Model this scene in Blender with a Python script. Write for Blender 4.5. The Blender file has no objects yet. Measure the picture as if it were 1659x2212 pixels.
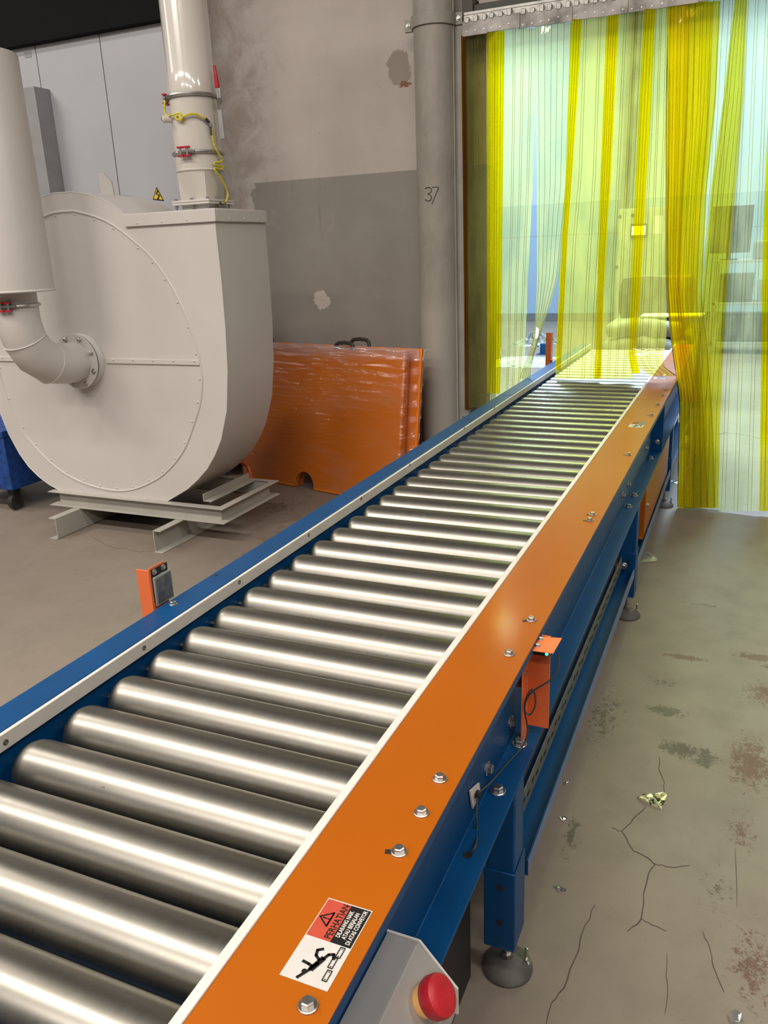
import bpy, math, random
from mathutils import Vector, Matrix
random.seed(7)
S = bpy.context.scene
COL = S.collection
# ------------------------------------------------------------------ camera
W, H, FPX = 1659.0, 2212.0, 1748.64
AX = Vector((0.91635368, 0.39841759, -0.03948877)).normalized()
AU = Vector((-0.08817966, 0.29704759, 0.95078235)).normalized()
AF = Vector((-0.39053846, 0.86777079, -0.30733298)).normalized()
CAM = Vector((0, 0, 1.7))
cd = bpy.data.cameras.new('camera'); cam = bpy.data.objects.new('camera', cd); COL.objects.link(cam)
cd.sensor_fit = 'VERTICAL'; cd.sensor_height = 36.0; cd.lens = FPX / H * 36.0
cd.clip_start = 0.05; cd.clip_end = 100
mw = Matrix((AX, AU, -AF)).transposed().to_4x4(); mw.translation = CAM
cam.matrix_world = mw
S.camera = cam
# ------------------------------------------------------------------ world, lamps, exposure
wd = bpy.data.worlds.new('hall_air'); S.world = wd; wd.use_nodes = True
wd.node_tree.nodes['Background'].inputs[0].default_value = (1.0, 0.95, 0.90, 1)
wd.node_tree.nodes['Background'].inputs[1].default_value = 0.11
def area(name, loc, sx, sy, power, col, rot=(0, 0, 0)):
    l = bpy.data.lights.new(name, 'AREA'); l.shape = 'RECTANGLE'; l.size = sx; l.size_y = sy
    l.energy = power; l.color = col
    o = bpy.data.objects.new(name, l); COL.objects.link(o); o.location = loc; o.rotation_euler = rot
    return o
WARM = (1.0, 0.92, 0.84); COOL = (0.64, 0.84, 1.0)
for x, y, w in [(-4.2, -0.6, 195), (-1.0, -0.6, 150), (2.2, -0.6, 120), (-4.2, -4.4, 210), (-1.0, -4.4, 180), (2.2, -4.4, 180), (-7.4, -0.6, 170), (-7.4, 2.4, 150), (4.4, 1.8, 170)]:  # last pair added for film glints and to brighten the fan's right side
    area('hall_lamp_and_fill', (x, y, 6.0), 2.4, 0.55, w, WARM)
for x, y, z, w in [(-3.6, 9.2, 4.7, 260), (0.5, 9.2, 4.7, 300), (-1.2, 7.9, 4.4, 240), (-5.5, 13.0, 6.4, 320), (0.5, 13.0, 6.4, 320), (-5.5, 16.6, 6.4, 320), (0.5, 16.6, 6.4, 320)]:  # the one nearest the curtain is added to brighten the rollers
    area('packing_room_lamp_and_fill', (x, y, z), 2.4, 0.6, w, COOL)
S.view_settings.view_transform = 'Standard'; S.view_settings.look = 'None'
S.view_settings.exposure = 0.0; S.view_settings.gamma = 1.0; S.view_settings.use_curve_mapping = False
S.cycles.transparent_max_bounces = 40; S.cycles.max_bounces = 10; S.cycles.glossy_bounces = 6
S.cycles.caustics_reflective = False; S.cycles.caustics_refractive = False
S.cycles.sample_clamp_indirect = 6.0

# ------------------------------------------------------------------ pixel -> place helpers (directions; depth from a named plane)
def ray(px, py): return AF + AX * ((px - W / 2) / FPX) - AU * ((py - H / 2) / FPX)
def Zp(px, py, z): d = ray(px, py); return CAM + d * ((z - CAM.z) / d.z)
def Yp(px, py, y): d = ray(px, py); return CAM + d * (y / d.y)
def Xp(px, py, x): d = ray(px, py); return CAM + d * (x / d.x)

# ------------------------------------------------------------------ materials
class NT:
    def __init__(s, name):
        s.m = bpy.data.materials.new(name); s.m.use_nodes = True
        s.t = s.m.node_tree; s.t.nodes.clear()
        s.out = s.t.nodes.new('ShaderNodeOutputMaterial')
        s.pos = s.t.nodes.new('ShaderNodeNewGeometry').outputs['Position']
    def n(s, ty, ins=None, **kw):
        nd = s.t.nodes.new(ty)
        for k, v in kw.items(): setattr(nd, k, v)
        for k, v in (ins or {}).items():
            if isinstance(v, bpy.types.NodeSocket): s.t.links.new(v, nd.inputs[k])
            else: nd.inputs[k].default_value = v
        return nd
    def math(s, op, a, b=0.0, c=0.0, clamp=False):
        return s.n('ShaderNodeMath', {0: a, 1: b, 2: c}, operation=op, use_clamp=clamp).outputs[0]
    def vscale(s, vec, sc): return s.n('ShaderNodeVectorMath', {0: vec, 1: sc}, operation='MULTIPLY').outputs[0]
    def noise(s, vec, scale, detail=4, rough=0.55, dist=0.0):
        return s.n('ShaderNodeTexNoise', {'Vector': vec, 'Scale': scale, 'Detail': detail, 'Roughness': rough, 'Distortion': dist}).outputs['Fac']
    def ramp(s, fac, a, b): return s.n('ShaderNodeMapRange', {'Value': fac, 'From Min': a, 'From Max': b}).outputs[0]
    def mix(s, fac, a, b):
        nd = s.n('ShaderNodeMix', {'Factor': fac}, data_type='RGBA')
        for i, v in ((6, a), (7, b)):
            if isinstance(v, bpy.types.NodeSocket): s.t.links.new(v, nd.inputs[i])
            else: nd.inputs[i].default_value = (*v[:3], 1)
        return nd.outputs[2]
    def bump(s, h, strength, dist=0.01): return s.n('ShaderNodeBump', {'Height': h, 'Strength': strength, 'Distance': dist}).outputs[0]
    def ellipse(s, c, r):
        d = s.n('ShaderNodeVectorMath', {0: s.pos, 1: c}, operation='SUBTRACT').outputs[0]
        d = s.vscale(d, (1 / r[0], 1 / r[1], 1 / r[2]))
        l = s.n('ShaderNodeVectorMath', {0: d}, operation='LENGTH').outputs['Value']
        return s.math('SUBTRACT', 1.0, l)
    def bsdf(s, **ins):
        p = s.n('ShaderNodeBsdfPrincipled', {k.replace('_', ' '): v for k, v in ins.items()})
        s.t.links.new(p.outputs[0], s.out.inputs[0]); return p

def paint(name, col, rough=0.4, metal=0.0, var=0.08, scale=6.0, bump=0.0, bscale=60, spec=0.5, coat=0.0):
    k = NT(name)
    f = k.ramp(k.noise(k.pos, scale, 5), 0.3, 0.7)
    c = k.mix(f, [v * (1 - var) for v in col], [min(1, v * (1 + var)) for v in col])
    ins = dict(Base_Color=c, Roughness=rough, Metallic=metal, Specular_IOR_Level=spec, Coat_Weight=coat)
    if bump: ins['Normal'] = k.bump(k.noise(k.pos, bscale, 3), bump, 0.002)
    k.bsdf(**ins); return k.m

def glow(name, col, strength):
    k = NT(name); k.bsdf(Base_Color=(*col, 1), Emission_Color=(*col, 1), Emission_Strength=strength, Roughness=0.3); return k.m

M = {}
M['blue'] = paint('blue_paint', (0.001, 0.052, 0.165), 0.42, var=0.12, bump=0.05, spec=0.28)
M['blue_edge'] = paint('blue_grey_edge', (0.16, 0.19, 0.29), 0.45)
M['white_plastic'] = paint('white_plastic', (0.64, 0.60, 0.55), 0.45, var=0.05, scale=12)
M['steel'] = paint('zinc_steel', (0.50, 0.49, 0.47), 0.34, 1.0, var=0.15, scale=40)
M['dark_steel'] = paint('dark_steel', (0.30, 0.29, 0.27), 0.35, 1.0, var=0.2, scale=30)
M['plate_steel'] = paint('plate_steel', (0.22, 0.205, 0.19), 0.42, 0.8, var=0.5, scale=9)
M['black'] = paint('black_matte', (0.012, 0.012, 0.013), 0.6)
M['black_rubber'] = paint('black_rubber', (0.03, 0.03, 0.028), 0.55, var=0.3, scale=25)
M['foot_rubber'] = paint('foot_rubber', (0.085, 0.08, 0.072), 0.6, var=0.3, scale=25)
M['fan_grey'] = paint('fan_grey_paint', (0.58, 0.555, 0.525), 0.38, var=0.035, scale=2.0, bump=0.06, bscale=220)
M['fan_base'] = paint('fan_base_paint', (0.40, 0.385, 0.34), 0.42, var=0.10, scale=5.0, bump=0.05)
M['duct'] = paint('duct_paint', (0.60, 0.565, 0.51), 0.16, var=0.03, scale=3.0, coat=0.5)
M['duct_flat'] = paint('duct_flat_paint', (0.56, 0.535, 0.505), 0.38, var=0.03, scale=3.0, bump=0.05, bscale=200)
M['panel'] = paint('booth_panel', (0.44, 0.445, 0.47), 0.42, var=0.05, scale=1.2)
M['panel_grey'] = paint('booth_box_grey', (0.30, 0.30, 0.31), 0.45)
M['fascia'] = paint('booth_black', (0.006, 0.006, 0.007), 0.85, spec=0.15)
M['seam'] = paint('seam_dark', (0.10, 0.10, 0.11), 0.7)
M['red'] = paint('red_plastic', (0.42, 0.012, 0.02), 0.4, var=0.1, scale=30, bump=0.25, bscale=400)
M['red_tab'] = paint('red_tab', (0.45, 0.01, 0.03), 0.35)
M['wire'] = paint('earth_wire', (0.55, 0.47, 0.05), 0.4, var=0.3, scale=60)
M['alu'] = paint('aluminium_box', (0.42, 0.41, 0.40), 0.42, 0.35, var=0.05)
M['alu_edge'] = paint('aluminium_edge', (0.72, 0.70, 0.67), 0.4, 0.2)
M['sticker_white'] = paint('sticker_white', (0.52, 0.50, 0.47), 0.35, var=0.04, scale=40)
M['sticker_red'] = paint('sticker_red', (0.42, 0.06, 0.035), 0.4, var=0.03)
M['sticker_black'] = paint('sticker_black', (0.01, 0.01, 0.01), 0.35)
M['sticker_yellow'] = paint('sticker_yellow', (0.85, 0.55, 0.03), 0.4)
M['sticker_green'] = paint('sticker_green', (0.05, 0.25, 0.08), 0.4)
M['bracket_orange'] = paint('bracket_orange', (0.72, 0.155, 0.045), 0.38, var=0.06)
M['cable'] = paint('cable_dark', (0.05, 0.05, 0.045), 0.5)
M['galv'] = paint('galvanised_slotted', (0.30, 0.30, 0.25), 0.45, 0.6, var=0.2, scale=30)
M['reflector'] = paint('reflector_face', (0.11, 0.11, 0.105), 0.25, var=0.35, scale=70, bump=0.4, bscale=300)
M['clear_rim'] = paint('reflector_rim', (0.26, 0.27, 0.26), 0.2)
M['led_green'] = glow('led_green', (0.05, 1.0, 0.45), 4.0)
M['green_lens'] = paint('green_lens', (0.0, 0.16, 0.12), 0.08, coat=1.0)
M['estop_ring'] = glow('estop_ring', (0.9, 0.48, 0.16), 0.12)
M['pole'] = None
M['cabinet'] = paint('far_cabinet', (0.42, 0.45, 0.36), 0.5)
M['screen'] = paint('screen_dark', (0.02, 0.03, 0.06), 0.2)
M['screen_lit'] = glow('screen_lit', (0.8, 0.9, 1.0), 2.0)
M['tarp'] = paint('tarp_dark', (0.085, 0.085, 0.075), 0.5, var=0.5, scale=7, bump=0.6, bscale=12)
M['tarp_pale'] = paint('tarp_pale', (0.24, 0.24, 0.215), 0.55, var=0.25, scale=6, bump=0.5, bscale=14)
M['paper'] = paint('paper_white', (0.75, 0.76, 0.74), 0.5)
M['sheet_blue'] = paint('plastic_sheet', (0.52, 0.55, 0.60), 0.3, bump=0.6, bscale=12)
M['cart_blue'] = paint('cart_blue', (0.01, 0.06, 0.26), 0.5, var=0.4, scale=22)

# orange cover paint with small scuffs
k = NT('orange_paint')
n1 = k.noise(k.vscale(k.pos, (1, 0.6, 1)), 70, 6, 0.7); n2 = k.noise(k.pos, 4.5, 4)
sc = k.math('MULTIPLY', k.ramp(n1, 0.66, 0.72), k.ramp(n2, 0.58, 0.66))
base = k.mix(k.ramp(k.noise(k.pos, 3, 5), 0.3, 0.7), (0.325, 0.077, 0.0002), (0.355, 0.087, 0.0004))
k.bsdf(Base_Color=k.mix(k.math('MULTIPLY', sc, 0.7), base, (0.16, 0.07, 0.03)), Roughness=0.5, Coat_Weight=0.28, Coat_Roughness=0.13, Coat_IOR=1.4, Specular_IOR_Level=0.2,
       Normal=k.bump(k.noise(k.pos, 160, 2), 0.05, 0.001))
M['orange'] = k.m
# brushed rollers: fine scratches run around the tube
k = NT('roller_steel')
st = k.noise(k.vscale(k.pos, (260, 9, 9)), 1.0, 3, 0.6)
bl = k.noise(k.pos, 9, 4)
sp = k.ramp(k.noise(k.pos, 95, 2), 0.74, 0.78)
c = k.mix(bl, (0.245, 0.234, 0.206), (0.315, 0.302, 0.267))
c = k.mix(k.math('MULTIPLY', sp, 0.6), c, (0.10, 0.09, 0.08))
k.bsdf(Base_Color=c, Metallic=1.0, Roughness=k.math('ADD', k.math('MULTIPLY', st, 0.10), k.math('ADD', 0.29, k.math('MULTIPLY', bl, 0.05))),
       Normal=k.bump(st, 0.012, 0.0005))
M['roller'] = k.m
k = NT('roller_end'); k.bsdf(Base_Color=(0.20, 0.19, 0.165, 1), Metallic=1.0, Roughness=0.33); M['roller_end'] = k.m
# floor: worn painted concrete, red paint remnants, dark scuffs
k = NT('floor_concrete')
a1 = k.noise(k.pos, 0.9, 6, 0.6); a2 = k.noise(k.pos, 6.0, 8, 0.65); a3 = k.noise(k.pos, 55, 4, 0.7)
c = k.mix(k.ramp(a1, 0.3, 0.7), (0.192, 0.157, 0.127), (0.25, 0.208, 0.17))
c = k.mix(k.math('MULTIPLY', k.ramp(a2, 0.48, 0.70), 0.45), c, (0.17, 0.145, 0.115))
c = k.mix(k.math('MULTIPLY', k.ramp(a3, 0.60, 0.78), 0.30), c, (0.12, 0.10, 0.085))
gr = k.math('ADD', k.math('MULTIPLY', k.noise(k.vscale(k.pos, (1.6, 1, 1)), 24, 9, 0.8, 0.2), 0.6), k.math('MULTIPLY', k.noise(k.vscale(k.pos, (1, 2.2, 1)), 75, 6, 0.8), 0.4))
def patches(lst, thr):
    acc = None
    for cx, cy, rx, ry, w in lst:
        e = k.math('MULTIPLY', k.math('MAXIMUM', k.ellipse((cx, cy, 0), (rx, ry, 1)), 0.0), w)
        acc = e if acc is None else k.math('MAXIMUM', acc, e)
    v = k.math('ADD', gr, k.math('MULTIPLY', acc, 0.24))
    return k.math('MULTIPLY', k.ramp(v, thr, thr + 0.04), k.ramp(acc, 0.0, 0.1))
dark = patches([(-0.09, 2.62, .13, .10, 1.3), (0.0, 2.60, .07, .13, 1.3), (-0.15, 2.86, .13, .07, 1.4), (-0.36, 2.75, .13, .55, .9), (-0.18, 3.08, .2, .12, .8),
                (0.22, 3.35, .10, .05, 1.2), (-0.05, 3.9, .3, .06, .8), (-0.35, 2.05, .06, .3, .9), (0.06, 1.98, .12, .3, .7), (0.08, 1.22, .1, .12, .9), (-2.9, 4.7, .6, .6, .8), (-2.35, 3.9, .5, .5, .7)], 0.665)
red = patches([(0.14, 2.62, .15, .34, 1.15), (0.18, 3.12, .16, .22, 1.0), (0.18, 3.42, .2, .06, 1.4), (0.12, 2.25, .11, .25, .8), (0.15, 1.75, .12, .30, .9), (-0.12, 3.32, .17, .05, 1.3), (0.12, 1.13, .10, .10, 1.2), (0.36, 2.4, .2, .9, .8)], 0.66)
spk = k.ramp(k.noise(k.pos, 85, 3, 0.6), 0.70, 0.74)
c = k.mix(k.math('MULTIPLY', spk, 0.55), c, (0.09, 0.07, 0.055))
c = k.mix(k.math('MULTIPLY', red, 0.75), c, (0.10, 0.03, 0.022))
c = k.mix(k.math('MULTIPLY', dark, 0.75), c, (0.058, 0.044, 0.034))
rust = k.math('MULTIPLY', k.ramp(k.math('ADD', k.noise(k.pos, 9, 6), k.math('MULTIPLY', k.ellipse((-2.35, 4.25, 0), (.5, .8, 1)), 0.3)), 0.55, 0.7), k.ramp(k.ellipse((-2.35, 4.25, 0), (.5, .8, 1)), 0.0, 0.4))
c = k.mix(k.math('MULTIPLY', rust, 0.7), c, (0.15, 0.095, 0.045))
k.bsdf(Base_Color=c, Roughness=k.math('ADD', 0.42, k.math('MULTIPLY', a2, 0.25)), Specular_IOR_Level=0.4,
       Normal=k.bump(k.math('ADD', k.math('MULTIPLY', a3, 0.4), gr), 0.12, 0.004))
M['floor'] = k.m
# plaster wall with grey dado paint
k = NT('wall_plaster')
xyz = k.n('ShaderNodeSeparateXYZ', {0: k.pos}); px_, pz_ = xyz.outputs[0], xyz.outputs[2]
b1 = k.noise(k.pos, 1.3, 6, 0.6); b2 = k.noise(k.pos, 5, 8, 0.65, 0.5); b3 = k.noise(k.pos, 30, 5, 0.7)
upper = k.mix(k.ramp(b1, 0.3, 0.7), (0.43, 0.375, 0.335), (0.53, 0.475, 0.43))
rawm = k.math('ADD', px_, k.math('MULTIPLY', k.math('SUBTRACT', b2, 0.5), 0.55))
raw = k.ramp(rawm, -3.22, -3.42)
rawc = k.mix(k.ramp(b2, 0.40, 0.62), (0.34, 0.285, 0.245), (0.50, 0.46, 0.42))
up = k.mix(k.math('MULTIPLY', raw, 0.85), upper, rawc)
up = k.mix(k.math('MULTIPLY', k.ramp(k.noise(k.vscale(k.pos, (1, 1, 0.6)), 6.5, 5, 0.5), 0.66, 0.70), k.math('MULTIPLY', raw, 0.6)), up, (0.28, 0.24, 0.21))
chip = k.ramp(k.math('ADD', k.ellipse((-2.31, 5.65, 2.87), (.13, 1, .17)), k.math('MULTIPLY', k.math('SUBTRACT', b2, 0.5), 1.2)), 0.30, 0.36)
up = k.mix(chip, up, (0.30, 0.255, 0.215))
rustc = k.ramp(k.math('ADD', k.ellipse((-2.26, 5.65, 2.76), (.09, 1, .035)), k.math('MULTIPLY', k.math('SUBTRACT', b3, 0.5), 1.5)), 0.45, 0.55)
up = k.mix(rustc, up, (0.22, 0.10, 0.05))
grey = k.mix(k.ramp(b1, 0.3, 0.7), (0.235, 0.215, 0.19), (0.30, 0.28, 0.25))
grey = k.mix(k.math('MULTIPLY', k.ramp(b2, 0.60, 0.75), 0.5), grey, (0.36, 0.335, 0.30))
chip2 = k.ramp(k.math('ADD', k.ellipse((-2.99, 5.65, 1.36), (.10, 1, .10)), k.math('MULTIPLY', k.math('SUBTRACT', b3, 0.5), 1.2)), 0.30, 0.36)
grey = k.mix(chip2, grey, (0.46, 0.42, 0.37))
dadoL = k.ramp(k.math('ADD', px_, k.math('MULTIPLY', k.math('SUBTRACT', k.noise(k.pos, 2.6, 5, 0.6), 0.5), 0.35)), -3.50, -3.49)
dado = k.math('MULTIPLY', k.ramp(pz_, 2.222, 2.220), dadoL)
c = k.mix(dado, up, grey)
drips = k.math('MULTIPLY', k.ramp(k.noise(k.vscale(k.pos, (26, 1, 1.2)), 1.0, 3, 0.6), 0.68, 0.76), k.ramp(k.ellipse((-3.10, 5.65, 2.02), (.30, 1, .30)), 0.0, 0.3))
c = k.mix(k.math('MULTIPLY', drips, 0.45), c, (0.14, 0.12, 0.105))
spk = k.ramp(k.noise(k.pos, 48, 2, 0.4), 0.775, 0.79)
c = k.mix(k.math('MULTIPLY', spk, 0.6), c, (0.13, 0.11, 0.10))
k.bsdf(Base_Color=c, Roughness=0.62, Specular_IOR_Level=0.35, Normal=k.bump(k.math('ADD', b2, k.math('MULTIPLY', b3, 0.3)), 0.25, 0.01))
M['wall'] = k.m
k = NT('wall_far_paint')
xyz = k.n('ShaderNodeSeparateXYZ', {0: k.pos})
c = k.mix(k.ramp(xyz.outputs[2], 2.531, 2.529), (0.46, 0.56, 0.70), (0.33, 0.45, 0.60))
ln = k.math('MULTIPLY', k.ramp(xyz.outputs[2], 1.845, 1.85), k.ramp(xyz.outputs[2], 1.875, 1.87))
c = k.mix(k.math('MULTIPLY', ln, 0.5), c, (0.25, 0.26, 0.26))
k.bsdf(Base_Color=c, Roughness=0.6); M['wall_far'] = k.m
# steel pipe column: grey paint, peeled low down
k = NT('column_paint')
xyz = k.n('ShaderNodeSeparateXYZ', {0: k.pos})
b = k.noise(k.vscale(k.pos, (1, 1, 0.5)), 7, 7, 0.7); sk = k.noise(k.vscale(k.pos, (40, 40, 14)), 1.0, 4, 0.6)
c = k.mix(k.ramp(b, 0.35, 0.65), (0.255, 0.24, 0.20), (0.325, 0.305, 0.26))
low = k.ramp(k.math('ADD', xyz.outputs[2], k.math('MULTIPLY', b, 0.6)), 1.75, 1.55)
c = k.mix(k.math('MULTIPLY', low, 0.7), c, (0.40, 0.37, 0.32))
mk = k.math('MULTIPLY', k.ramp(sk, 0.66, 0.72), k.ramp(k.ellipse((-2.03, 5.36, 1.9), (.05, 1, 1.1)), 0.0, 0.4))
c = k.mix(k.math('MULTIPLY', mk, 0.7), c, (0.11, 0.09, 0.07))
k.bsdf(Base_Color=c, Roughness=0.42, Normal=k.bump(b, 0.12, 0.006)); M['pole'] = k.m
# PVC strip materials: tinted clear sheet with a glossy skin and a little haze
def pvc(name, t, haze=0.25, rough=0.06, tc=None):
    k = NT(name)
    t2 = [max(v, 1e-4) ** 0.5 for v in t]
    sm = k.noise(k.vscale(k.pos, (6, 6, 1.5)), 1.0, 6, 0.65)
    tr = k.n('ShaderNodeBsdfTransparent', {'Color': (*t2, 1)}).outputs[0]
    tl = k.n('ShaderNodeBsdfTranslucent', {'Color': (*(tc or t), 1)}).outputs[0]
    df = k.n('ShaderNodeBsdfDiffuse', {'Color': (*(tc or t), 1)}).outputs[0]
    tl = k.n('ShaderNodeMixShader', {0: 0.3, 1: tl, 2: df}).outputs[0]
    hz = k.math('MULTIPLY', k.ramp(sm, 0.25, 0.75), haze)
    a = k.n('ShaderNodeMixShader', {0: hz, 1: tr, 2: tl}).outputs[0]
    bn = k.bump(k.noise(k.vscale(k.pos, (9, 9, 3)), 1.0, 3), 0.35, 0.02)
    gl = k.n('ShaderNodeBsdfGlossy', {'Color': (1, 1, 1, 1), 'Roughness': rough, 'Normal': bn}).outputs[0]
    fr = k.n('ShaderNodeFresnel', {'IOR': 1.33, 'Normal': bn}).outputs[0]
    b = k.n('ShaderNodeMixShader', {0: fr, 1: a, 2: gl}).outputs[0]
    k.t.links.new(b, k.out.inputs[0]); return k.m
M['pvc_pale'] = pvc('pvc_pale', (0.96, 0.97, 0.52), 0.30, tc=(.98, 1, .58))
M['pvc_yellowish'] = pvc('pvc_yellowish', (1.0, 0.96, 0.30), 0.30, tc=(1, .97, .35))
M['pvc_deep'] = pvc('pvc_deep', (1.0, 0.86, 0.001), 0.36, tc=(1, .86, .001))
M['pvc_amber'] = pvc('pvc_amber', (1.0, 0.82, 0.001), 0.34, tc=(1, .82, .001))
M['pvc_olive'] = pvc('pvc_olive', (0.86, 0.78, 0.10), 0.26, tc=(.90, .82, .10))
M['pvc_dirty_dim'] = pvc('pvc_dirty_dim', (0.66, 0.60, 0.24), 0.16, tc=(.50, .46, .2))  # smudged strip; shade of the dim wall behind is put into its tint
M['pvc_edge'] = pvc('pvc_edge', (0.42, 0.25, 0.004), 0.20, tc=(.55, .30, .01))
M['pvc_clear'] = pvc('pvc_clear', (0.93, 0.97, 0.66), 0.26, tc=(.95, 1, .72))
M['pvc_rib'] = pvc('pvc_rib', (0.74, 0.66, 0.26), 0.15)
M['pvc_rib_deep'] = pvc('pvc_rib_deep', (0.74, 0.52, 0.02), 0.15)
# stretch film
k = NT('stretch_film')
wr = k.noise(k.vscale(k.pos, (7.0, 7.0, 60)), 1.0, 4, 0.55, 0.8)
bn = k.bump(wr, 0.5, 0.012)
tr = k.n('ShaderNodeBsdfTransparent', {'Color': (0.93, 0.92, 0.92, 1)}).outputs[0]
gl = k.n('ShaderNodeBsdfGlossy', {'Color': (1, 1, 1, 1), 'Roughness': 0.14, 'Normal': bn}).outputs[0]
df = k.n('ShaderNodeBsdfDiffuse', {'Color': (0.7, 0.66, 0.64, 1), 'Normal': bn}).outputs[0]
zf = k.n('ShaderNodeSeparateXYZ', {0: k.pos}).outputs[2]
nf = k.noise(k.vscale(k.pos, (2, 2, 5)), 1.0, 5, 0.6)
hz = k.math('ADD', k.math('MULTIPLY', k.ramp(nf, 0.50, 0.80), 0.10), k.math('MULTIPLY', k.ramp(k.math('ADD', zf, k.math('MULTIPLY', nf, 0.12)), 1.02, 1.10), 0.30))
a = k.n('ShaderNodeMixShader', {0: hz, 1: tr, 2: df}).outputs[0]
fr = k.n('ShaderNodeFresnel', {'IOR': 1.6, 'Normal': bn}).outputs[0]
b = k.n('ShaderNodeMixShader', {0: 0.12, 1: a, 2: gl}).outputs[0]
k.t.links.new(b, k.out.inputs[0]); M['film'] = k.m
k = NT('panel_orange'); k.bsdf(Base_Color=(0.78, 0.20, 0.012, 1), Roughness=0.4); M['panel_orange'] = k.m
k = NT('foil_gold'); k.bsdf(Base_Color=k.mix(k.ramp(k.noise(k.pos, 60, 3), 0.42, 0.5), (0.06, 0.06, 0.04), (0.95, 0.95, 0.55)), Metallic=0.7, Roughness=0.18); M['foil'] = k.m
k = NT('foil_silver'); k.bsdf(Base_Color=(0.9, 0.9, 0.86, 1), Metallic=0.9, Roughness=0.15); M['foil_silver'] = k.m

# ------------------------------------------------------------------ mesh builder
ORG = {}
class MB:
    def __init__(s): s.v = []; s.f = []
    def add(s, vs, fs):
        b = len(s.v); s.v += [Vector(p) for p in vs]; s.f += [tuple(b + i for i in q) for q in fs]; return s
    def box(s, x0, x1, y0, y1, z0, z1):
        return s.add([(x0, y0, z0), (x1, y0, z0), (x1, y1, z0), (x0, y1, z0), (x0, y0, z1), (x1, y0, z1), (x1, y1, z1), (x0, y1, z1)],
                     [(0, 3, 2, 1), (4, 5, 6, 7), (0, 1, 5, 4), (1, 2, 6, 5), (2, 3, 7, 6), (3, 0, 4, 7)])
    def obox(s, c, u, v, w):                    # centre and three half axes
        c, u, v, w = map(Vector, (c, u, v, w))
        p = [c + u * a + v * b + w * d for d in (-1, 1) for b in (-1, 1) for a in (-1, 1)]
        return s.add(p, [(0, 2, 3, 1), (4, 5, 7, 6), (0, 1, 5, 4), (1, 3, 7, 5), (3, 2, 6, 7), (2, 0, 4, 6)])
    def prism(s, poly, off):
        poly = [Vector(p) for p in poly]; off = Vector(off); n = len(poly)
        fs = [tuple(range(n))[::-1], tuple(range(n, 2 * n))] + [(i, (i + 1) % n, n + (i + 1) % n, n + i) for i in range(n)]
        return s.add(poly + [p + off for p in poly], fs)
    def ring(s, prof, p0, axis, n=24, caps=True):   # revolve (r, h) profile
        ax = Vector(axis).normalized(); p0 = Vector(p0)
        u = ax.orthogonal().normalized(); w = ax.cross(u)
        vs = []; m = len(prof)
        for i in range(n):
            t = 2 * math.pi * i / n; d = u * math.cos(t) + w * math.sin(t)
            vs += [p0 + d * r + ax * h for r, h in prof]
        fs = [(i * m + j, ((i + 1) % n) * m + j, ((i + 1) % n) * m + j + 1, i * m + j + 1) for i in range(n) for j in range(m - 1)]
        if caps:
            fs.append(tuple(i * m for i in range(n))[::-1]); fs.append(tuple(i * m + m - 1 for i in range(n)))
        return s.add(vs, fs)
    def cyl(s, p0, p1, r0, r1=None, n=16):
        p0, p1 = Vector(p0), Vector(p1)
        return s.ring([(r0, 0), (r0 if r1 is None else r1, (p1 - p0).length)], p0, p1 - p0, n)
    def torus(s, c, axis, R, r, n=28, m=8):
        prof = [(R + r * math.cos(2 * math.pi * j / m), r * math.sin(2 * math.pi * j / m)) for j in range(m + 1)]
        return s.ring(prof, c, axis, n, caps=False)
    def tube(s, pts, r, n=8, closed=False):
        pts = [Vector(p) for p in pts]; L = len(pts); vs = []; fs = []
        up = None
        for i, p in enumerate(pts):
            if closed: d = pts[(i + 1) % L] - pts[i - 1]
            else: d = pts[min(i + 1, L - 1)] - pts[max(i - 1, 0)]
            d.normalize()
            if up is None: up = d.orthogonal().normalized()
            up = (up - d * up.dot(d))
            up = d.orthogonal().normalized() if up.length < 1e-6 else up.normalized()
            w = d.cross(up)
            rr = r[i] if isinstance(r, (list, tuple)) else r
            vs += [p + up * (rr * math.cos(2 * math.pi * k / n)) + w * (rr * math.sin(2 * math.pi * k / n)) for k in range(n)]
        for i in range(L if closed else L - 1):
            j = (i + 1) % L
            fs += [(i * n + k, i * n + (k + 1) % n, j * n + (k + 1) % n, j * n + k) for k in range(n)]
        if not closed: fs += [tuple(range(n))[::-1], tuple(range((L - 1) * n, L * n))]
        return s.add(vs, fs)
    def grid(s, rows):
        m = len(rows[0]); vs = [p for r in rows for p in r]
        return s.add(vs, [(i * m + j, i * m + j + 1, (i + 1) * m + j + 1, (i + 1) * m + j) for i in range(len(rows) - 1) for j in range(m - 1)])
    def build(s, name, mat, parent=None, origin=None, bevel=0.0, sharp=35, flat=False):
        if origin is None:
            lo = Vector([min(p[i] for p in s.v) for i in range(3)]); hi = Vector([max(p[i] for p in s.v) for i in range(3)])
            origin = (lo + hi) / 2
        origin = Vector(origin)
        me = bpy.data.meshes.new(name); me.from_pydata([p - origin for p in s.v], [], s.f); me.update()
        me.validate()
        if not flat:
            me.shade_smooth(); me.set_sharp_from_angle(angle=math.radians(sharp))
        me.materials.append(M[mat] if isinstance(mat, str) else mat)
        o = bpy.data.objects.new(name, me); COL.objects.link(o)
        place(o, origin, parent)
        if bevel:
            md = o.modifiers.new('edge', 'BEVEL'); md.width = bevel; md.segments = 2; md.limit_method = 'ANGLE'; md.angle_limit = math.radians(40)
        return o
def place(o, loc, parent):
    loc = Vector(loc); o.location = loc - (ORG[parent.name] if parent else Vector()); o.parent = parent; ORG[o.name] = loc
def thing(name, loc, label, cat, group=None):
    o = bpy.data.objects.new(name, None); COL.objects.link(o); o.empty_display_size = 0.1
    place(o, loc, None); tag(o, label, cat, group); return o
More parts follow.
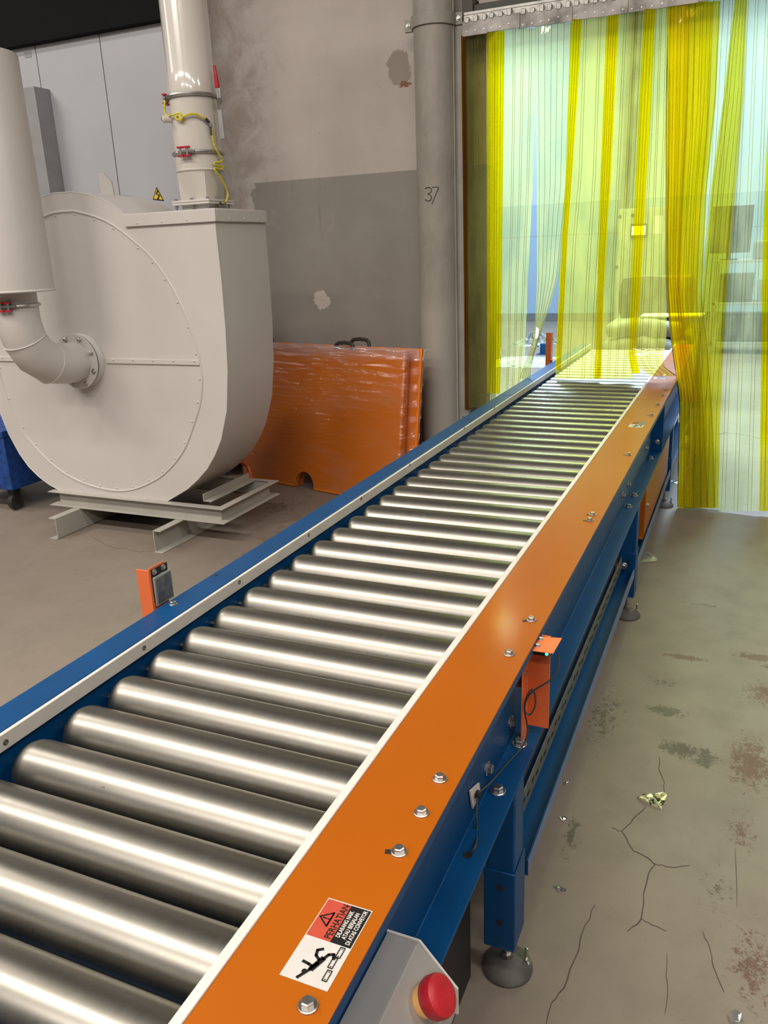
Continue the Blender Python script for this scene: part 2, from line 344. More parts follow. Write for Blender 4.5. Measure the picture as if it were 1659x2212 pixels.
def tag(o, label, cat, group=None):
    o['label'] = label; o['category'] = cat
    if group: o['group'] = group
    return o
def struct(o): o['kind'] = 'structure'; return o
def dup(src, loc, parent, rot=None):
    c = src.copy(); COL.objects.link(c); place(c, loc, parent)
    if rot is not None: c.rotation_euler = rot
    return c
def put(me, name, loc, parent, rot=(0, 0, 0), sc=1.0):
    o = bpy.data.objects.new(name, me); COL.objects.link(o); place(o, loc, parent); o.rotation_euler = rot
    o.scale = (sc, sc, sc); return o
def mesh_only(mb, name, mat, sharp=35):
    o = mb.build(name, mat, None, origin=(0, 0, 0), sharp=sharp); me = o.data; ORG.pop(o.name); bpy.data.objects.remove(o); return me
BOLT = mesh_only(MB().ring([(0.0001, 0), (.0125, 0), (.0125, .002), (.0115, .0028), (.0001, .0028)], (0, 0, 0), (0, 0, 1), 14, False)
                 .ring([(.0085, .0028), (.0085, .0088), (.007, .0100), (.0001, .0100)], (0, 0, 0), (0, 0, 1), 6, False), 'bolt', 'steel', 25)
RIVET = mesh_only(MB().ring([(.007, 0), (.0065, .003), (.004, .0055), (.0001, .006)], (0, 0, 0), (0, 0, 1), 8, False), 'rivet', 'fan_grey')
SCREW = mesh_only(MB().ring([(.006, 0), (.006, .0012), (.0045, .002), (.0030, .002), (.0030, .0008), (.0001, .0008)], (0, 0, 0), (0, 0, 1), 12, False), 'screw', 'dark_steel', 25)
RX, RY, RNY = (0, math.pi / 2, 0), (-math.pi / 2, 0, 0), (math.pi / 2, 0, 0)
def text_poly(txt, size, o, u, v, name, mat, parent, lift=0.0006, sx=1.0, bold=0.0):
    cu = bpy.data.curves.new('t', 'FONT'); cu.body = txt; cu.size = size; cu.offset = bold; cu.resolution_u = 3
    ob = bpy.data.objects.new('t', cu); COL.objects.link(ob)
    dg = bpy.context.evaluated_depsgraph_get(); me = bpy.data.meshes.new_from_object(ob.evaluated_get(dg))
    bpy.data.objects.remove(ob); bpy.data.curves.remove(cu)
    u, v = Vector(u), Vector(v); n = u.cross(v).normalized(); o = Vector(o)
    mb = MB(); mb.add([o + u * (p.co.x * sx) + v * p.co.y + n * lift for p in me.vertices], [tuple(q.vertices) for q in me.polygons])
    bpy.data.meshes.remove(me)
    return mb.build(name, mat, parent, flat=True)
def text_w(txt, size):
    cu = bpy.data.curves.new('t', 'FONT'); cu.body = txt; cu.size = size
    ob = bpy.data.objects.new('t', cu); COL.objects.link(ob); bpy.context.view_layer.update(); w = ob.dimensions.x
    bpy.data.objects.remove(ob); bpy.data.curves.remove(cu); return w

# ================================================================== SETTING
fl = struct(MB().box(-10, 6, -4, 19.2, -0.06, 0).build('floor', 'floor', None, origin=(0, 0, 0)))
def ribbon(px, w, z=0.0):
    pts = [Zp(x, y, 0) for x, y in px]; mb = MB(); L = []
    for i, p in enumerate(pts):
        d = (pts[min(i + 1, len(pts) - 1)] - pts[max(i - 1, 0)]); d.z = 0; d.normalize(); n = Vector((-d.y, d.x, 0))
        ww = w * .46 * (0.35 if i in (0, len(pts) - 1) else 1.0) * random.uniform(.7, 1.2)
        L.append((p + n * ww, p - n * ww))
    rows = [[Vector((a.x, a.y, 0.0012)) for a, b in L], [Vector((b.x, b.y, 0.0012)) for a, b in L]]
    mb.grid([[r + Vector((0, 0, -.003)) for r in rows[0]], rows[0], rows[1], [r + Vector((0, 0, -.003)) for r in rows[1]]]); return mb
CRACK = paint('crack_dark', (0.075, 0.06, 0.048), 0.8)
def wob(px, k=3, a=2.5):
    out = []
    for (x0, y0), (x1, y1) in zip(px, px[1:]):
        for i in range(k): t = i / k; out.append((x0 + (x1 - x0) * t + random.uniform(-a, a), y0 + (y1 - y0) * t + random.uniform(-a, a)))
    return out + [px[-1]]
for px, w in [([(1424, 1636), (1425, 1660), (1436, 1690), (1434, 1715)], .0022), ([(1397, 1742), (1370, 1770), (1343, 1796), (1368, 1836), (1415, 1867), (1398, 1895), (1390, 1930), (1387, 1985), (1355, 2012)], .0030),
              ([(1415, 1867), (1440, 1873), (1490, 1870)], .0018), ([(1387, 1985), (1410, 2000), (1440, 2012)], .0016), ([(1343, 1796), (1320, 1788)], .0016), ([(1287, 1953), (1265, 2000), (1240, 2075), (1217, 2135), (1190, 2165), (1180, 2212)], .0028),
              ([(1516, 2010), (1535, 2055), (1540, 2090), (1565, 2145)], .0020), ([(1440, 2060), (1442, 2130), (1436, 2190)], .0018), ([(1590, 1830), (1592, 1960)], .0016),
              ([(1545, 940), (1565, 935), (1600, 937), (1630, 944), (1659, 948)], .0060), ([(195, 1158), (230, 1180), (290, 1190), (330, 1192)], .0015)]:
    ribbon(wob(px), w).build('crack', CRACK, fl, flat=True)
wl = MB().box(-10, -1.69, 5.65, 5.9, 0, 7.5).box(1.75, 6, 5.65, 5.9, 0, 7.5).box(-1.69, 1.75, 5.65, 5.9, 3.06, 7.5)
struct(wl.build('wall_back', 'wall', None, origin=(0, 0, 0)))
struct(MB().box(-10, 6, 19.0, 19.2, 0, 7.5).build('wall_far', 'wall_far', None, origin=(0, 0, 0)))
bb = struct(MB().box(-10, 6, 18.93, 19.0, 0, 0.18).build('baseboard_far', paint('skirting_dark', (0.16, 0.17, 0.18), 0.6), None))
struct(MB().box(-1.855, -1.775, 5.50, 5.65, 0, 3.05).build('trim_1', paint('jamb_paint', (0.33, 0.305, 0.265), 0.5, var=0.15), None, bevel=.004))
struct(MB().box(-1.78, 1.75, 5.52, 5.65, 3.085, 3.13).box(-1.80, -1.73, 5.50, 5.65, 3.05, 3.17).build('trim_2', paint('rubber_sill', (0.05, 0.05, 0.035), 0.5), None, bevel=.004))
struct(MB().box(-1.72, 1.75, 5.585, 5.65, 3.13, 4.2).build('trim_3', paint('lintel_paint', (0.44, 0.38, 0.34), 0.6), None, bevel=.004))

# ================================================================== ROLLER CONVEYOR
CY0, CY1, ZT = 0.44, 7.32, 0.85
XW, XF = -0.435, -0.374                       # right web, right flange edge
MIR = -1.686
cv = thing('roller_conveyor', (-0.84, 3.8, 0), 'long blue roller conveyor with steel rollers and orange side cover, running under the curtain', 'conveyor')
RP, R0, RR, RZ, RN = 0.1319, 0.557, 0.057, 0.766, 51
rl = MB().ring([(.018, 0), (.040, .002), (.050, .008), (.0555, .020), (RR, .034), (RR, .30), (RR, .45), (RR, .723), (.0555, .737), (.050, .749), (.040, .755), (.018, .757)], (-1.214, R0, RZ), (1, 0, 0), 40)
roller0 = rl.build('roller', 'roller', cv, sharp=60)
sh0 = MB().cyl((-1.244, R0, RZ), (-.442, R0, RZ), .010, n=10).build('shaft', 'dark_steel', roller0)
cap0 = MB().ring([(.030, -.0006), (.0345, .0), (.0352, .003), (.030, .004)], (-1.2165, R0, RZ), (1, 0, 0), 24).build('end_cap', 'roller_end', roller0)
for i in range(1, RN):
    o = dup(roller0, (ORG[roller0.name] + Vector((0, RP * i, 0))), cv)
    o.rotation_euler = (random.uniform(0, 6), 0, 0)
    for s_ in (sh0, cap0): dup(s_, ORG[s_.name] + Vector((0, RP * i, 0)), o)
# side channels, one per module, outward flanges
SEAM = 4.69
for y0, y1 in ((CY0, SEAM - .004), (SEAM + .004, CY1)):
    MB().prism([(XW - .006, y0, .556), (XF, y0, .556), (XF, y0, .562), (XW, y0, .562), (XW, y0, .838), (XF - .004, y0, .838), (XF - .004, y0, .844), (XW - .006, y0, .844)], (0, y1 - y0, 0)).build('side_channel', 'blue', cv, bevel=.0015)
    l = -1.251
    MB().prism([(l, y0, .562), (l - .060, y0, .562), (l - .060, y0, .556), (l + .006, y0, .556), (l + .006, y0, ZT), (l - .070, y0, ZT), (l - .0745, y0, ZT - .005), (l - .0745, y0, ZT - .016), (l - .068, y0, ZT - .016), (l - .068, y0, ZT - .007), (l, y0, ZT - .007)], (0, y1 - y0, 0)).build('side_channel', 'blue', cv, bevel=.002)
for y0, y1 in ((CY0, 2.62), (2.622, SEAM), (SEAM + .002, CY1)):
    MB().box(-1.2448, -1.2360, y0, y1, .813, .8485).build('guide_strip', 'white_plastic', cv, bevel=.002)
    MB().box(-.5475, -.5325, y0, y1, .795, .853).build('guide_strip', 'white_plastic', cv, bevel=.002)
for px, py in [(12, 1603), (311, 1399), (517, 1257), (667, 1155), (780, 1077), (885, 1004), (1003, 924), (1068, 880), (1113, 848), (1146, 826)]:
    p = Xp(px, py, -1.2358); put(SCREW, 'screw', p, cv, RX)
cov = []
for y0, y1 in ((CY0, SEAM - .002), (SEAM + .002, 6.28), (6.284, CY1)):
    c = MB().prism([(-.5325, y0, .8445), (XF, y0, .8445), (XF, y0, ZT), (-.5325, y0, ZT)], (0, y1 - y0, 0)).build('cover_plate', 'orange', cv, bevel=.0012)
    MB().box(XF - .003, XF + .001, y0, y1, .832, .8475).build('cover_edge', 'blue', c)
for px, py in [(665, 2168), (862, 1836), (910, 1752), (950, 1679), (1100, 1410), (1148, 1337), (1280, 1110), (1274, 1122), (1358, 981), (1406.7, 896), (1420, 873), (1431, 853), (1438, 841)]:
    p = Zp(px, py, ZT + .004); p.z = ZT
    b = put(BOLT, 'bolt', p, cv, (0, 0, random.uniform(0, 1)))
    if px in (862, 1148, 1280, 1274, 1358, 1406.7): MB().box(p.x - .021, p.x - .010, p.y - .0045, p.y + .0045, ZT - .0005, ZT + .0006).build('slot', 'black', b)
for px, py in [(1052, 1660), (1103, 1560), (1356, 1046), (1344, 1070), (1395, 968)]:
    put(BOLT, 'bolt', Xp(px, py, XW), cv, RX, 1.35)
for px, py in [(1075, 1703), (1122, 1602), (1370, 1068), (1358, 1092), (1405, 988)]:
    p = Zp(px, py, .570); p.z = .562; put(BOLT, 'bolt', p, cv, (0, 0, .3), 1.45)
for px, py in [(374, 1303)]:
    p = Zp(px, py, .853); p.z = ZT; put(BOLT, 'bolt', p, cv, (0, 0, .2), .9)
for px, py in [(467, 1243), (743, 1065), (913, 955), (1001, 900)]:
    p = Zp(px, py, ZT); MB().cyl((p.x, p.y, ZT - .003), (p.x, p.y, ZT + .0006), .005, n=10).build('bolt_hole', 'black', cv)
# worn paint flecks along the cover edge and on the web
for px, py in [(1150, 1300), (1010, 1600), (948, 1760), (1030, 1560)]:
    q = Xp(px, py, XW); MB().obox((XW + .0006, q.y, q.z), (.0006, 0, 0), (0, .010, .002), (0, -.002, .006)).build('paint_fleck', 'blue_edge', cv)
# end plates and cross members
MB().box(-1.245, XW - .006, CY0, CY0 + .006, .60, .785).build('end_plate', 'blue', cv, bevel=.001)
MB().box(-1.245, XW - .006, CY1 - .006, CY1, .60, .785).build('end_plate', 'blue', cv, bevel=.001)
for y in (2.2, 4.0, 6.2): MB().box(-1.245, XW - .006, y - .03, y + .03, .57, .63).build('cross_member', 'blue', cv, bevel=.002)
MB().box(-1.245, XW - .006, CY0 + .01, CY1 - .01, .560, .566).build('under_tray', 'blue', cv)
g = MB().box(XW, XF - .003, SEAM - .012, SEAM - .004, .562, .838).build('joint_plate', 'blue', cv, bevel=.001)
put(BOLT, 'bolt', Yp(1419, 955, SEAM - .012), g, RNY, 1.2)
g2 = MB().box(XW, XF - .003, SEAM + .004, SEAM + .012, .562, .838).build('joint_plate', 'blue', cv, bevel=.001)
# legs with sleeves and levelling feet
def leg(y, left):
    X = (lambda x: MIR - x) if left else (lambda x: x)
    def bx(x0, x1, *r): a, b = sorted((X(x0), X(x1))); return MB().box(a, b, *r)
    d = .085; top = .556
    L_ = MB()
    for x0, x1, ya, yb in ((-.440, XF, y, y + .006), (-.440, XF, y + d - .006, y + d), (XF - .006, XF, y + .006, y + d - .006)):
        a, b = sorted((X(x0), X(x1))); L_.box(a, b, ya, yb, .135, top)
    lg = L_.build('leg', 'blue', cv, bevel=.003)
    a, b = sorted((X(-.444), X(XF + .0035)))
    sl = MB()
    for r in ((a, b, y - .005, y), (a, b, y + d, y + d + .005)): sl.box(*r, .128, .345)
    sl.box(*sorted((X(XF), X(XF + .004))), y, y + d, .128, .345).box(a, b, y - .005, y + d + .005, .122, .128)
    s1 = sl.build('sleeve', 'blue', lg, bevel=.002)
    for z in (.20, .30): MB().cyl((X(-.405), y - .0065, z), (X(-.405), y - .0045, z), .008, n=12).build('sleeve_hole', 'black', lg)
    fx, fy = X(-.404), y + .062
    ft = MB().ring([(.062, 0), (.063, .006), (.058, .016), (.036, .030), (.020, .036), (.0001, .037)], (fx, fy, 0), (0, 0, 1), 28, False).build('levelling_foot', 'foot_rubber', cv)
    MB().cyl((fx, fy, .03), (fx, fy, .125), .0095, n=12).ring([(.0155, .036), (.0155, .050)], (fx, fy, 0), (0, 0, 1), 6).ring([(.0155, .108), (.0155, .122)], (fx, fy, 0), (0, 0, 1), 6).build('threaded_stem', 'steel', ft)
    bxp = fx + (.043 if not left else -.043)
    MB().ring([(.013, .010), (.013, .0145), (.0085, .0145), (.0085, .024), (.0045, .024), (.0045, .052), (.0001, .053)], (bxp, fy + .016, .006), (0, 0, 1), 12).build('anchor_bolt', 'steel', ft)
    return lg
for y in (1.465, 3.60, 5.40, 7.1):
    for left in (False, True): leg(y, left)
for y0, y1 in ((1.60, 3.60), (3.69, 5.40), (5.49, 7.1)):
    for sd in (0, 1):
        X = (lambda x: MIR - x) if sd else (lambda x: x)
        p = [(X(-.462), y0, .226), (X(XF), y0, .226), (X(XF), y0, .272), (X(XF - .005), y0, .272), (X(XF - .005), y0, .232), (X(-.457), y0, .232), (X(-.457), y0, .272), (X(-.462), y0, .272)]
        if sd: p = p[::-1]
        br = MB().prism(p, (0, y1 - y0, 0)).build('brace_channel', 'blue', cv, bevel=.001)
        if not sd:
            MB().box(XF, XF + .0012, y0, y1, .2275, .270).build('brace_lip', 'blue_edge', br)
for y in (1.50, 3.64, 5.44): MB().box(MIR - XW + .0, XW, y - .02, y + .02, .36, .40).build('cross_member', 'blue', cv, bevel=.002)
put(BOLT, 'bolt', Yp(1347, 1223, 3.594), cv, RNY, 1.5)
tr_ = MB().box(-.434, -.430, 1.58, 3.58, .262, .325).build('slotted_duct', 'galv', cv)
for i in range(40):
    y = 1.62 + i * .049
    MB().box(-.4302, -.4290, y, y + .026, .286 + .010 * (i % 2), .296 + .010 * (i % 2)).build('slot', 'black', tr_)
gd = MB().prism([(-.56, 4.02, .275), (-.383, 4.02, .275), (-.383, 4.02, .552), (-.56, 4.02, .552)], (0, 1.25, 0)).build('motor_guard', 'orange', cv, bevel=.003)
MB().box(-.52, -.385, 3.985, 4.02, .275, .279).build('guard_foot', 'orange', gd, bevel=.001)
put(BOLT, 'bolt', (-.43, 4.0, .279), gd); put(BOLT, 'bolt', (-.383, 4.10, .42), gd, RX)
# warning stickers
def sticker(o, ww, hh, full):
    o = Vector(o); u = Vector((0, 1, 0)); v = Vector((-1, 0, 0)); n = Vector((0, 0, 1))
    def P(a, b, l=0.0): return o + u * (a * ww) + v * (b * hh) + n * l
    def rect(a0, a1, b0, b1, l, name, mat, par, th=.0004): return MB().prism([P(a0, b0, l - th), P(a1, b0, l - th), P(a1, b1, l - th), P(a0, b1, l - th)], n * th).build(name, mat, par, flat=True)
    s = rect(0, 1, 0, 1, .0006, 'warning_sticker', 'sticker_white', cv)
    rect(.50, .985, .46, .98, .0010, 'red_field', 'sticker_red', s)
    rect(.50, .985, .02, .46, .0010, 'black_field', 'sticker_black', s)
    def stroke(pts, w, name='pictogram', mat='sticker_black', l=.0014):
        mb = MB()
        for (a0, b0), (a1, b1) in zip(pts, pts[1:]):
            p, q = P(a0, b0, l), P(a1, b1, l); d = (q - p); L = max(d.length, 1e-6); d /= L; m = n.cross(d)
            mb.prism([p - m * w - d * w * .5, q - m * w + d * w * .5, q + m * w + d * w * .5, p + m * w - d * w * .5], n * .0002)
        return mb.build(name, mat, s, flat=True)
    k = hh / .09
    def fit(txt, a0, a1, b, size, mat):
        w = text_w(txt, size); text_poly(txt, size, P(a0, b, .0012), u, v, 'lettering', mat, s, 0.0, (a1 - a0) * ww / w, bold=.00034 * k if full else 0.00015)
    fit('PERHATIAN', .525, .965, .485, .0185 * k, 'sticker_black')
    fit('DILARANG NAIK', .575, .915, .335, .0115 * k, 'sticker_white')
    fit('ATAU BERJALAN', .575, .915, .205, .0115 * k, 'sticker_white')
    fit('DI ATAS CONVEYOR', .525, .965, .075, .0115 * k, 'sticker_white')
    t = [(.655, .70), (.835, .70), (.745, .93)]
    stroke(t + [t[0], t[1]], .0013 * k, 'hazard_triangle'); stroke([(.745, .86), (.745, .785)], .0013 * k, 'hazard_triangle'); stroke([(.745, .755), (.745, .735)], .0013 * k, 'hazard_triangle')
    # falling figure above three rollers
    hd = MB().ring([(.0047 * k, 0), (.0047 * k, .0002)], P(.115, .60, .0012), n, 14).build('pictogram', 'sticker_black', s, flat=True)
    stroke([(.03, .66), (.15, .52), (.24, .44)], .0026 * k)
    stroke([(.21, .73), (.20, .60), (.185, .50)], .0026 * k)
    stroke([(.16, .50), (.30, .40)], .0050 * k)
    stroke([(.27, .44), (.31, .56), (.37, .59), (.40, .50)], .0026 * k)
    stroke([(.29, .40), (.36, .34), (.38, .25), (.33, .21)], .0026 * k)
    for ca, cb in ((.42, .155), (.29, .185), (.145, .155)):
        q = [(ca - .060, cb - .045), (ca + .060, cb - .045), (ca + .060, cb + .045), (ca - .060, cb + .045)]
        stroke(q + [q[0]], .0008 * k, 'roller_icon')
        for e in (-.043, .043): MB().ring([(.0012 * k, 0), (.0012 * k, .0002)], P(ca + e, cb, .0012), n, 8).build('roller_icon', 'sticker_black', s, flat=True)
    return s
p0 = Zp(707, 2143, ZT); sw = (Zp(805, 1969, ZT) - p0).length; shh = (Zp(602, 2108, ZT) - p0).length
sticker(p0, sw, shh, True)
sticker(Zp(1388, 924, ZT), sw, shh, False)
sticker(Zp(1435, 819, ZT), sw, shh, False)
# control box with emergency stop
ye = .908
cb = MB().prism([(-.434, ye, .563), (-.434, ye, .682), (-.381, ye, .682), (-.322, ye, .612), (-.322, ye, .563)], (0, -.40, 0)).build('control_box', 'alu', cv, bevel=.0015)
MB().prism([(-.434, ye + .004, .563), (-.434, ye + .004, .685), (-.379, ye + .004, .685), (-.318, ye + .004, .613), (-.318, ye + .004, .563)], (0, -.004, 0)).build('box_end', 'alu_edge', cb)
nn = Vector((.070, 0, .059)).normalized()
bc = Vector((-.3500, .843, .6455))
MB().ring([(.0215, 0), (.0225, .002), (.0225, .016), (.020, .017)], bc, nn, 28).build('button_collar', 'estop_ring', cb)
MB().ring([(.021, .016), (.0285, .019), (.0305, .024), (.0305, .036), (.0290, .041), (.024, .0445), (.012, .045), (.0001, .0447)], bc, nn, 36, False).build('stop_button', 'red', cb)
gc = Vector((-.3515, .762, .647))
MB().ring([(.020, 0), (.021, .002), (.021, .010), (.016, .010)], gc, nn, 24).build('button_bezel', 'black', cb)
MB().ring([(.0155, .010), (.0155, .014), (.012, .019), (.0001, .021)], gc, nn, 24, False).build('start_button', 'green_lens', cb)
# photo-eye bracket
by = 1.66
sb = MB().box(-.4065, -.4035, by - .022, by + .035, .563, .836).box(-.4065, -.352, by + .032, by + .035, .590, .836).build('sensor_bracket', 'bracket_orange', cv, bevel=.001)
MB().prism([Zp(1128, 1404, .838), Zp(1195, 1413, .838), Zp(1214, 1380, .838), Zp(1150, 1376, .838)], (0, 0, .0025)).build('bracket_top', 'bracket_orange', sb, bevel=.0008)
MB().box(-.434, -.4065, by + .030, by + .034, .69, .81).build('bracket_arm', 'bracket_orange', sb, bevel=.001)
for px, py in ((1168, 1381), (1161, 1395)):
    p = Zp(px, py, .8405); b_ = put(BOLT, 'bolt', p, sb, (0, 0, 0), .55)
    MB().box(p.x - .010, p.x + .012, p.y - .002, p.y + .002, .8403, .8409).build('slot', 'black', b_)
sx = Zp(1165, 1410, .822)
MB().box(sx.x - .022, sx.x + .018, sx.y - .005, sx.y + .022, .818, .836).build('photo_sensor', 'black', sb, bevel=.001)
q = Zp(1181, 1413, .826); MB().ring([(.0035, 0), (.003, .002), (.0001, .003)], (q.x, q.y, q.z), (0, -1, 0), 10, False).build('indicator_light', 'led_green', sb)
for px, py in ((1136, 1453), (1148, 1470)): put(BOLT, 'bolt', Xp(px, py, -.4035), sb, RX, .5)
def sm(pts, k=6):
    pts = [Vector(p) for p in pts]; out = []
    for i in range(len(pts) - 1):
        p0_, p1_, p2_, p3_ = pts[max(i - 1, 0)], pts[i], pts[i + 1], pts[min(i + 2, len(pts) - 1)]
        for j in range(k):
            t = j / k; out.append(.5 * ((2 * p1_) + (p2_ - p0_) * t + (2 * p0_ - 5 * p1_ + 4 * p2_ - p3_) * t * t + (3 * p1_ - p0_ - 3 * p2_ + p3_) * t ** 3))
    return out + [pts[-1]]
A_ = [(1205, 1410, 1.672), (1207, 1440, 1.66), (1190, 1468, 1.65), (1155, 1490, 1.645), (1138, 1510, 1.64), (1134, 1535, 1.64), (1146, 1543, 1.64), (1157, 1520, 1.645), (1152, 1490, 1.645), (1140, 1500, 1.642), (1133, 1530, 1.64), (1140, 1580, 1.645)]
pts = [Yp(x, y, d) for x, y, d in A_]
B_ = [(1128, 1613), (1095, 1650), (1060, 1690), (1033, 1712)]
pts += [Xp(x, y, -.428 + .006 * i) if i > 1 else Zp(x, y, .570) for i, (x, y) in enumerate(B_)]
c1 = MB().tube(sm(pts), .0022, 6).build('sensor_cable', 'cable', sb)
mt = MB().prism([Xp(1012, 1708, -.4335), Xp(1032, 1690, -.4335), Xp(1034, 1712, -.4335), Xp(1018, 1747, -.4335)], (.004, 0, 0)).build('cable_mount', 'white_plastic', cv, bevel=.0008)
q = Xp(1032, 1716, -.425); MB().obox(q, (.006, 0, 0), (0, .008, 0), (0, 0, .005)).build('cable_tie', 'black', mt, bevel=.001)
pts = [Xp(1031, 1722, -.424), Xp(1029, 1760, -.420), Xp(1031, 1800, -.414), Zp(1026, 1830, .580), Zp(1012, 1846, .563)]
MB().tube(sm(pts), .0024, 6).build('drop_cable', 'cable', cv)
q = Zp(1010, 1847, .562); MB().ring([(.010, 0), (.010, .0008)], (q.x, q.y, .562), (0, 0, 1), 14).build('cable_hole', 'black', cv)
# reflector bracket on the far rail
def reflector(y, z0, z1):
    h = z1 - z0
    rb = MB().box(-1.3490, -1.3465, y, y + .062, z0 - .16, z1 + .004).box(-1.386, -1.3465, y - .0025, y, z0 - .16, z1).build('reflector_bracket', 'bracket_orange', cv, bevel=.0008)
    MB().box(-1.3465, -1.3445, y + .006, y + .070, z0 + .012, z1 - .002).build('reflector_backing', 'black', rb)
    MB().box(-1.3445, -1.3385, y + .006, y + .076, z0, z1 - .022).build('reflector', 'clear_rim', rb, bevel=.002)
    MB().box(-1.3386, -1.3375, y + .011, y + .071, z0 + .006, z1 - .028).build('reflector_face', 'reflector', rb)
    for dy in (.016, .052): put(BOLT, 'bolt', (-1.3445, y + dy, z1 - .010), rb, RX, .62)
reflector(1.512, .842, .945)
p = Xp(1190, 775, -1.345)
MB().box(-1.349, -1.346, p.y, p.y + .06, .70, 1.06).box(-1.386, -1.346, p.y - .0025, p.y, .70, 1.06).box(-1.386, -1.325, p.y - .0025, p.y + .06, .852, .856).build('reflector_bracket', 'bracket_orange', cv, bevel=.0008)

# black equipment case under the near end
MB_ = thing('equipment_case', (-.66, 1.15, 0), 'black equipment case standing on the floor under the near end of the conveyor', 'case')
MB().box(-.86, -.475, .75, 1.46, .012, .30).build('case_body', 'black', MB_, bevel=.006)
MB().box(-.87, -.465, .74, 1.47, .30, .315).build('case_lid', 'black_rubber', MB_, bevel=.004)
for x in (-.84, -.50):
    for y in (.78, 1.42): MB().cyl((x, y, 0), (x, y, .012), .015, n=10).build('case_foot', 'black_rubber', MB_)

# ================================================================== PIPE COLUMN
PX, PY, PR = -1.985, 5.50, .135
pc = thing('pipe_column', (PX, PY, 0), 'grey painted steel pipe column marked 37, clamped to the wall beside the doorway', 'column')
MB().cyl((PX, PY, 0), (PX, PY, 4.6), PR, n=40).build('pipe', 'pole', pc)
zc = 3.06
cl = MB().ring([(PR + .001, -.035), (PR + .012, -.035), (PR + .012, .035), (PR + .001, .035)], (PX, PY, zc), (0, 0, 1), 40, False).box(PX - .20, PX - PR + .005, PY - .012, PY + .012, zc - .035, zc + .035).box(PX + PR - .005, PX + .19, PY - .012, PY + .012, zc - .035, zc + .035).build('pipe_clamp', 'pole', pc, bevel=.002)
for dx in (-.175, .165): put(BOLT, 'bolt', (PX + dx, PY - .012, zc), cl, RNY, 1.3)
MB().box(PX + PR - .006, PX + PR + .004, PY - .03, PY - .02, .2, 4.5).build('weld_seam', 'pole', pc)
def wrap(px, py):                                   # pixel to a point on the round face of the column
    d = ray(px, py); o = CAM - Vector((PX, PY, 0)); r = PR + .0015
    A = d.x ** 2 + d.y ** 2; B = 2 * (o.x * d.x + o.y * d.y); C = o.x ** 2 + o.y ** 2 - r * r
    disc = B * B - 4 * A * C
    t = (-B - math.sqrt(max(disc, 0))) / (2 * A); return CAM + d * t
for st in ([(918, 407), (927, 405), (932, 409), (930, 416), (924, 419), (931, 423), (931, 431), (925, 434), (918, 431)], [(933, 405), (947, 405), (942, 418), (933, 441)]):
    MB().tube(sm([wrap(*q) for q in st], 4), .0022, 6).build('painted_number', 'black', pc)

# ================================================================== STRIP CURTAIN
YC = 5.44
sc_ = thing('strip_curtain', (0.0, YC, 0), 'yellow and clear ribbed plastic strip curtain hanging from a steel rail in the doorway', 'curtain')
rail = MB().box(-1.775, 1.70, YC + .015, YC + .050, 2.985, 3.075).box(-1.775, 1.70, YC + .012, YC + .085, 3.060, 3.078).build('rail', 'dark_steel', sc_, bevel=.002)
x = -1.775; i = 0
while x < 1.62:
    w = random.choice((.17, .21, .24)); dz = random.uniform(-.004, .004); yo = .006 * (i % 2)
    pl = MB().box(x, x + w - .006, YC - .010 - yo, YC - .005 - yo, 2.940 + dz, 3.020 + dz).build('hanger_plate', 'plate_steel', sc_, bevel=.001)
    nt = int(w / .055)
    for j in range(nt):
        hx = x + .015 + j * .055
        MB().box(hx, hx + .026, YC - .012 - yo, YC + .018, 3.012 + dz, 3.045 + dz + random.uniform(-.006, .010)).build('hook', 'dark_steel', pl, bevel=.003)
        put(BOLT, 'rivet', (hx + .012, YC - .010 - yo, 2.965 + dz + random.uniform(-.008, .008)), pl, RNY, .45)
    x += w * .93; i += 1

def lerp_rows(rows, n):
    out = []
    ys = [r[0] for r in rows]
    for i in range(n + 1):
        y = ys[0] + (ys[-1] - ys[0]) * i / n
        for a, b in zip(rows, rows[1:]):
            if a[0] <= y <= b[0] + 1e-6:
                t = (y - a[0]) / max(b[0] - a[0], 1e-6); t2 = t
                out.append([y] + [a[k] + (b[k] - a[k]) * t2 for k in (1, 2, 3)]); break
    return out
def strip(rows, mat, ribs, rmat='pvc_rib', wave=.006, off=0.0, n=26, cols=10, twist=0):
    """rows: (image row, left column, right column, depth offset); the strip hangs in the curtain plane"""
    rr = lerp_rows(rows, n); G = []; ph = random.uniform(0, 6)
    for i, (py, xl, xr, do) in enumerate(rr):
        row = []
        for j in range(cols + 1):
            u = j / cols
            dy = do + off + wave * math.sin(u * 5.0 + ph + i * .05) * min(1, i / 6)
            p = Yp(xl + (xr - xl) * u, py, YC + dy); row.append(p)
        G.append(row)
    th = Vector((0, .0024, 0))
    front = G; back = [[p + th for p in r] for r in G]
    mb = MB(); mb.grid(front); nb = len(mb.v); mb.grid([r[::-1] for r in back])
    m = cols + 1; N_ = len(G)
    idx = lambda i, j: i * m + j
    bid = lambda i, j: nb + i * m + (cols - j)
    for i in range(N_ - 1):
        mb.f.append((idx(i, 0), idx(i + 1, 0), bid(i + 1, 0), bid(i, 0))); mb.f.append((idx(i, cols), bid(i, cols), bid(i + 1, cols), idx(i + 1, cols)))
    for j in range(cols): mb.f.append((idx(N_ - 1, j), idx(N_ - 1, j + 1), bid(N_ - 1, j + 1), bid(N_ - 1, j)))
    s = mb.build('strip', mat, sc_, sharp=80)
    rb = MB()
    for u in ribs:
        a = u * cols; j = min(int(a), cols - 1); t = a - j
        pts = [r[j] * (1 - t) + r[j + 1] * t + Vector((0, -.0012, 0)) for r in front]
        rb.tube(pts, .0015, 5)
    if ribs: rb.build('ribs', rmat, s)
    return s
def pairs(*c, d=.055): return [v for x_ in c for v in (x_ - d, x_ + d)]
EVEN = [.04, .22, .40, .60, .78, .96]
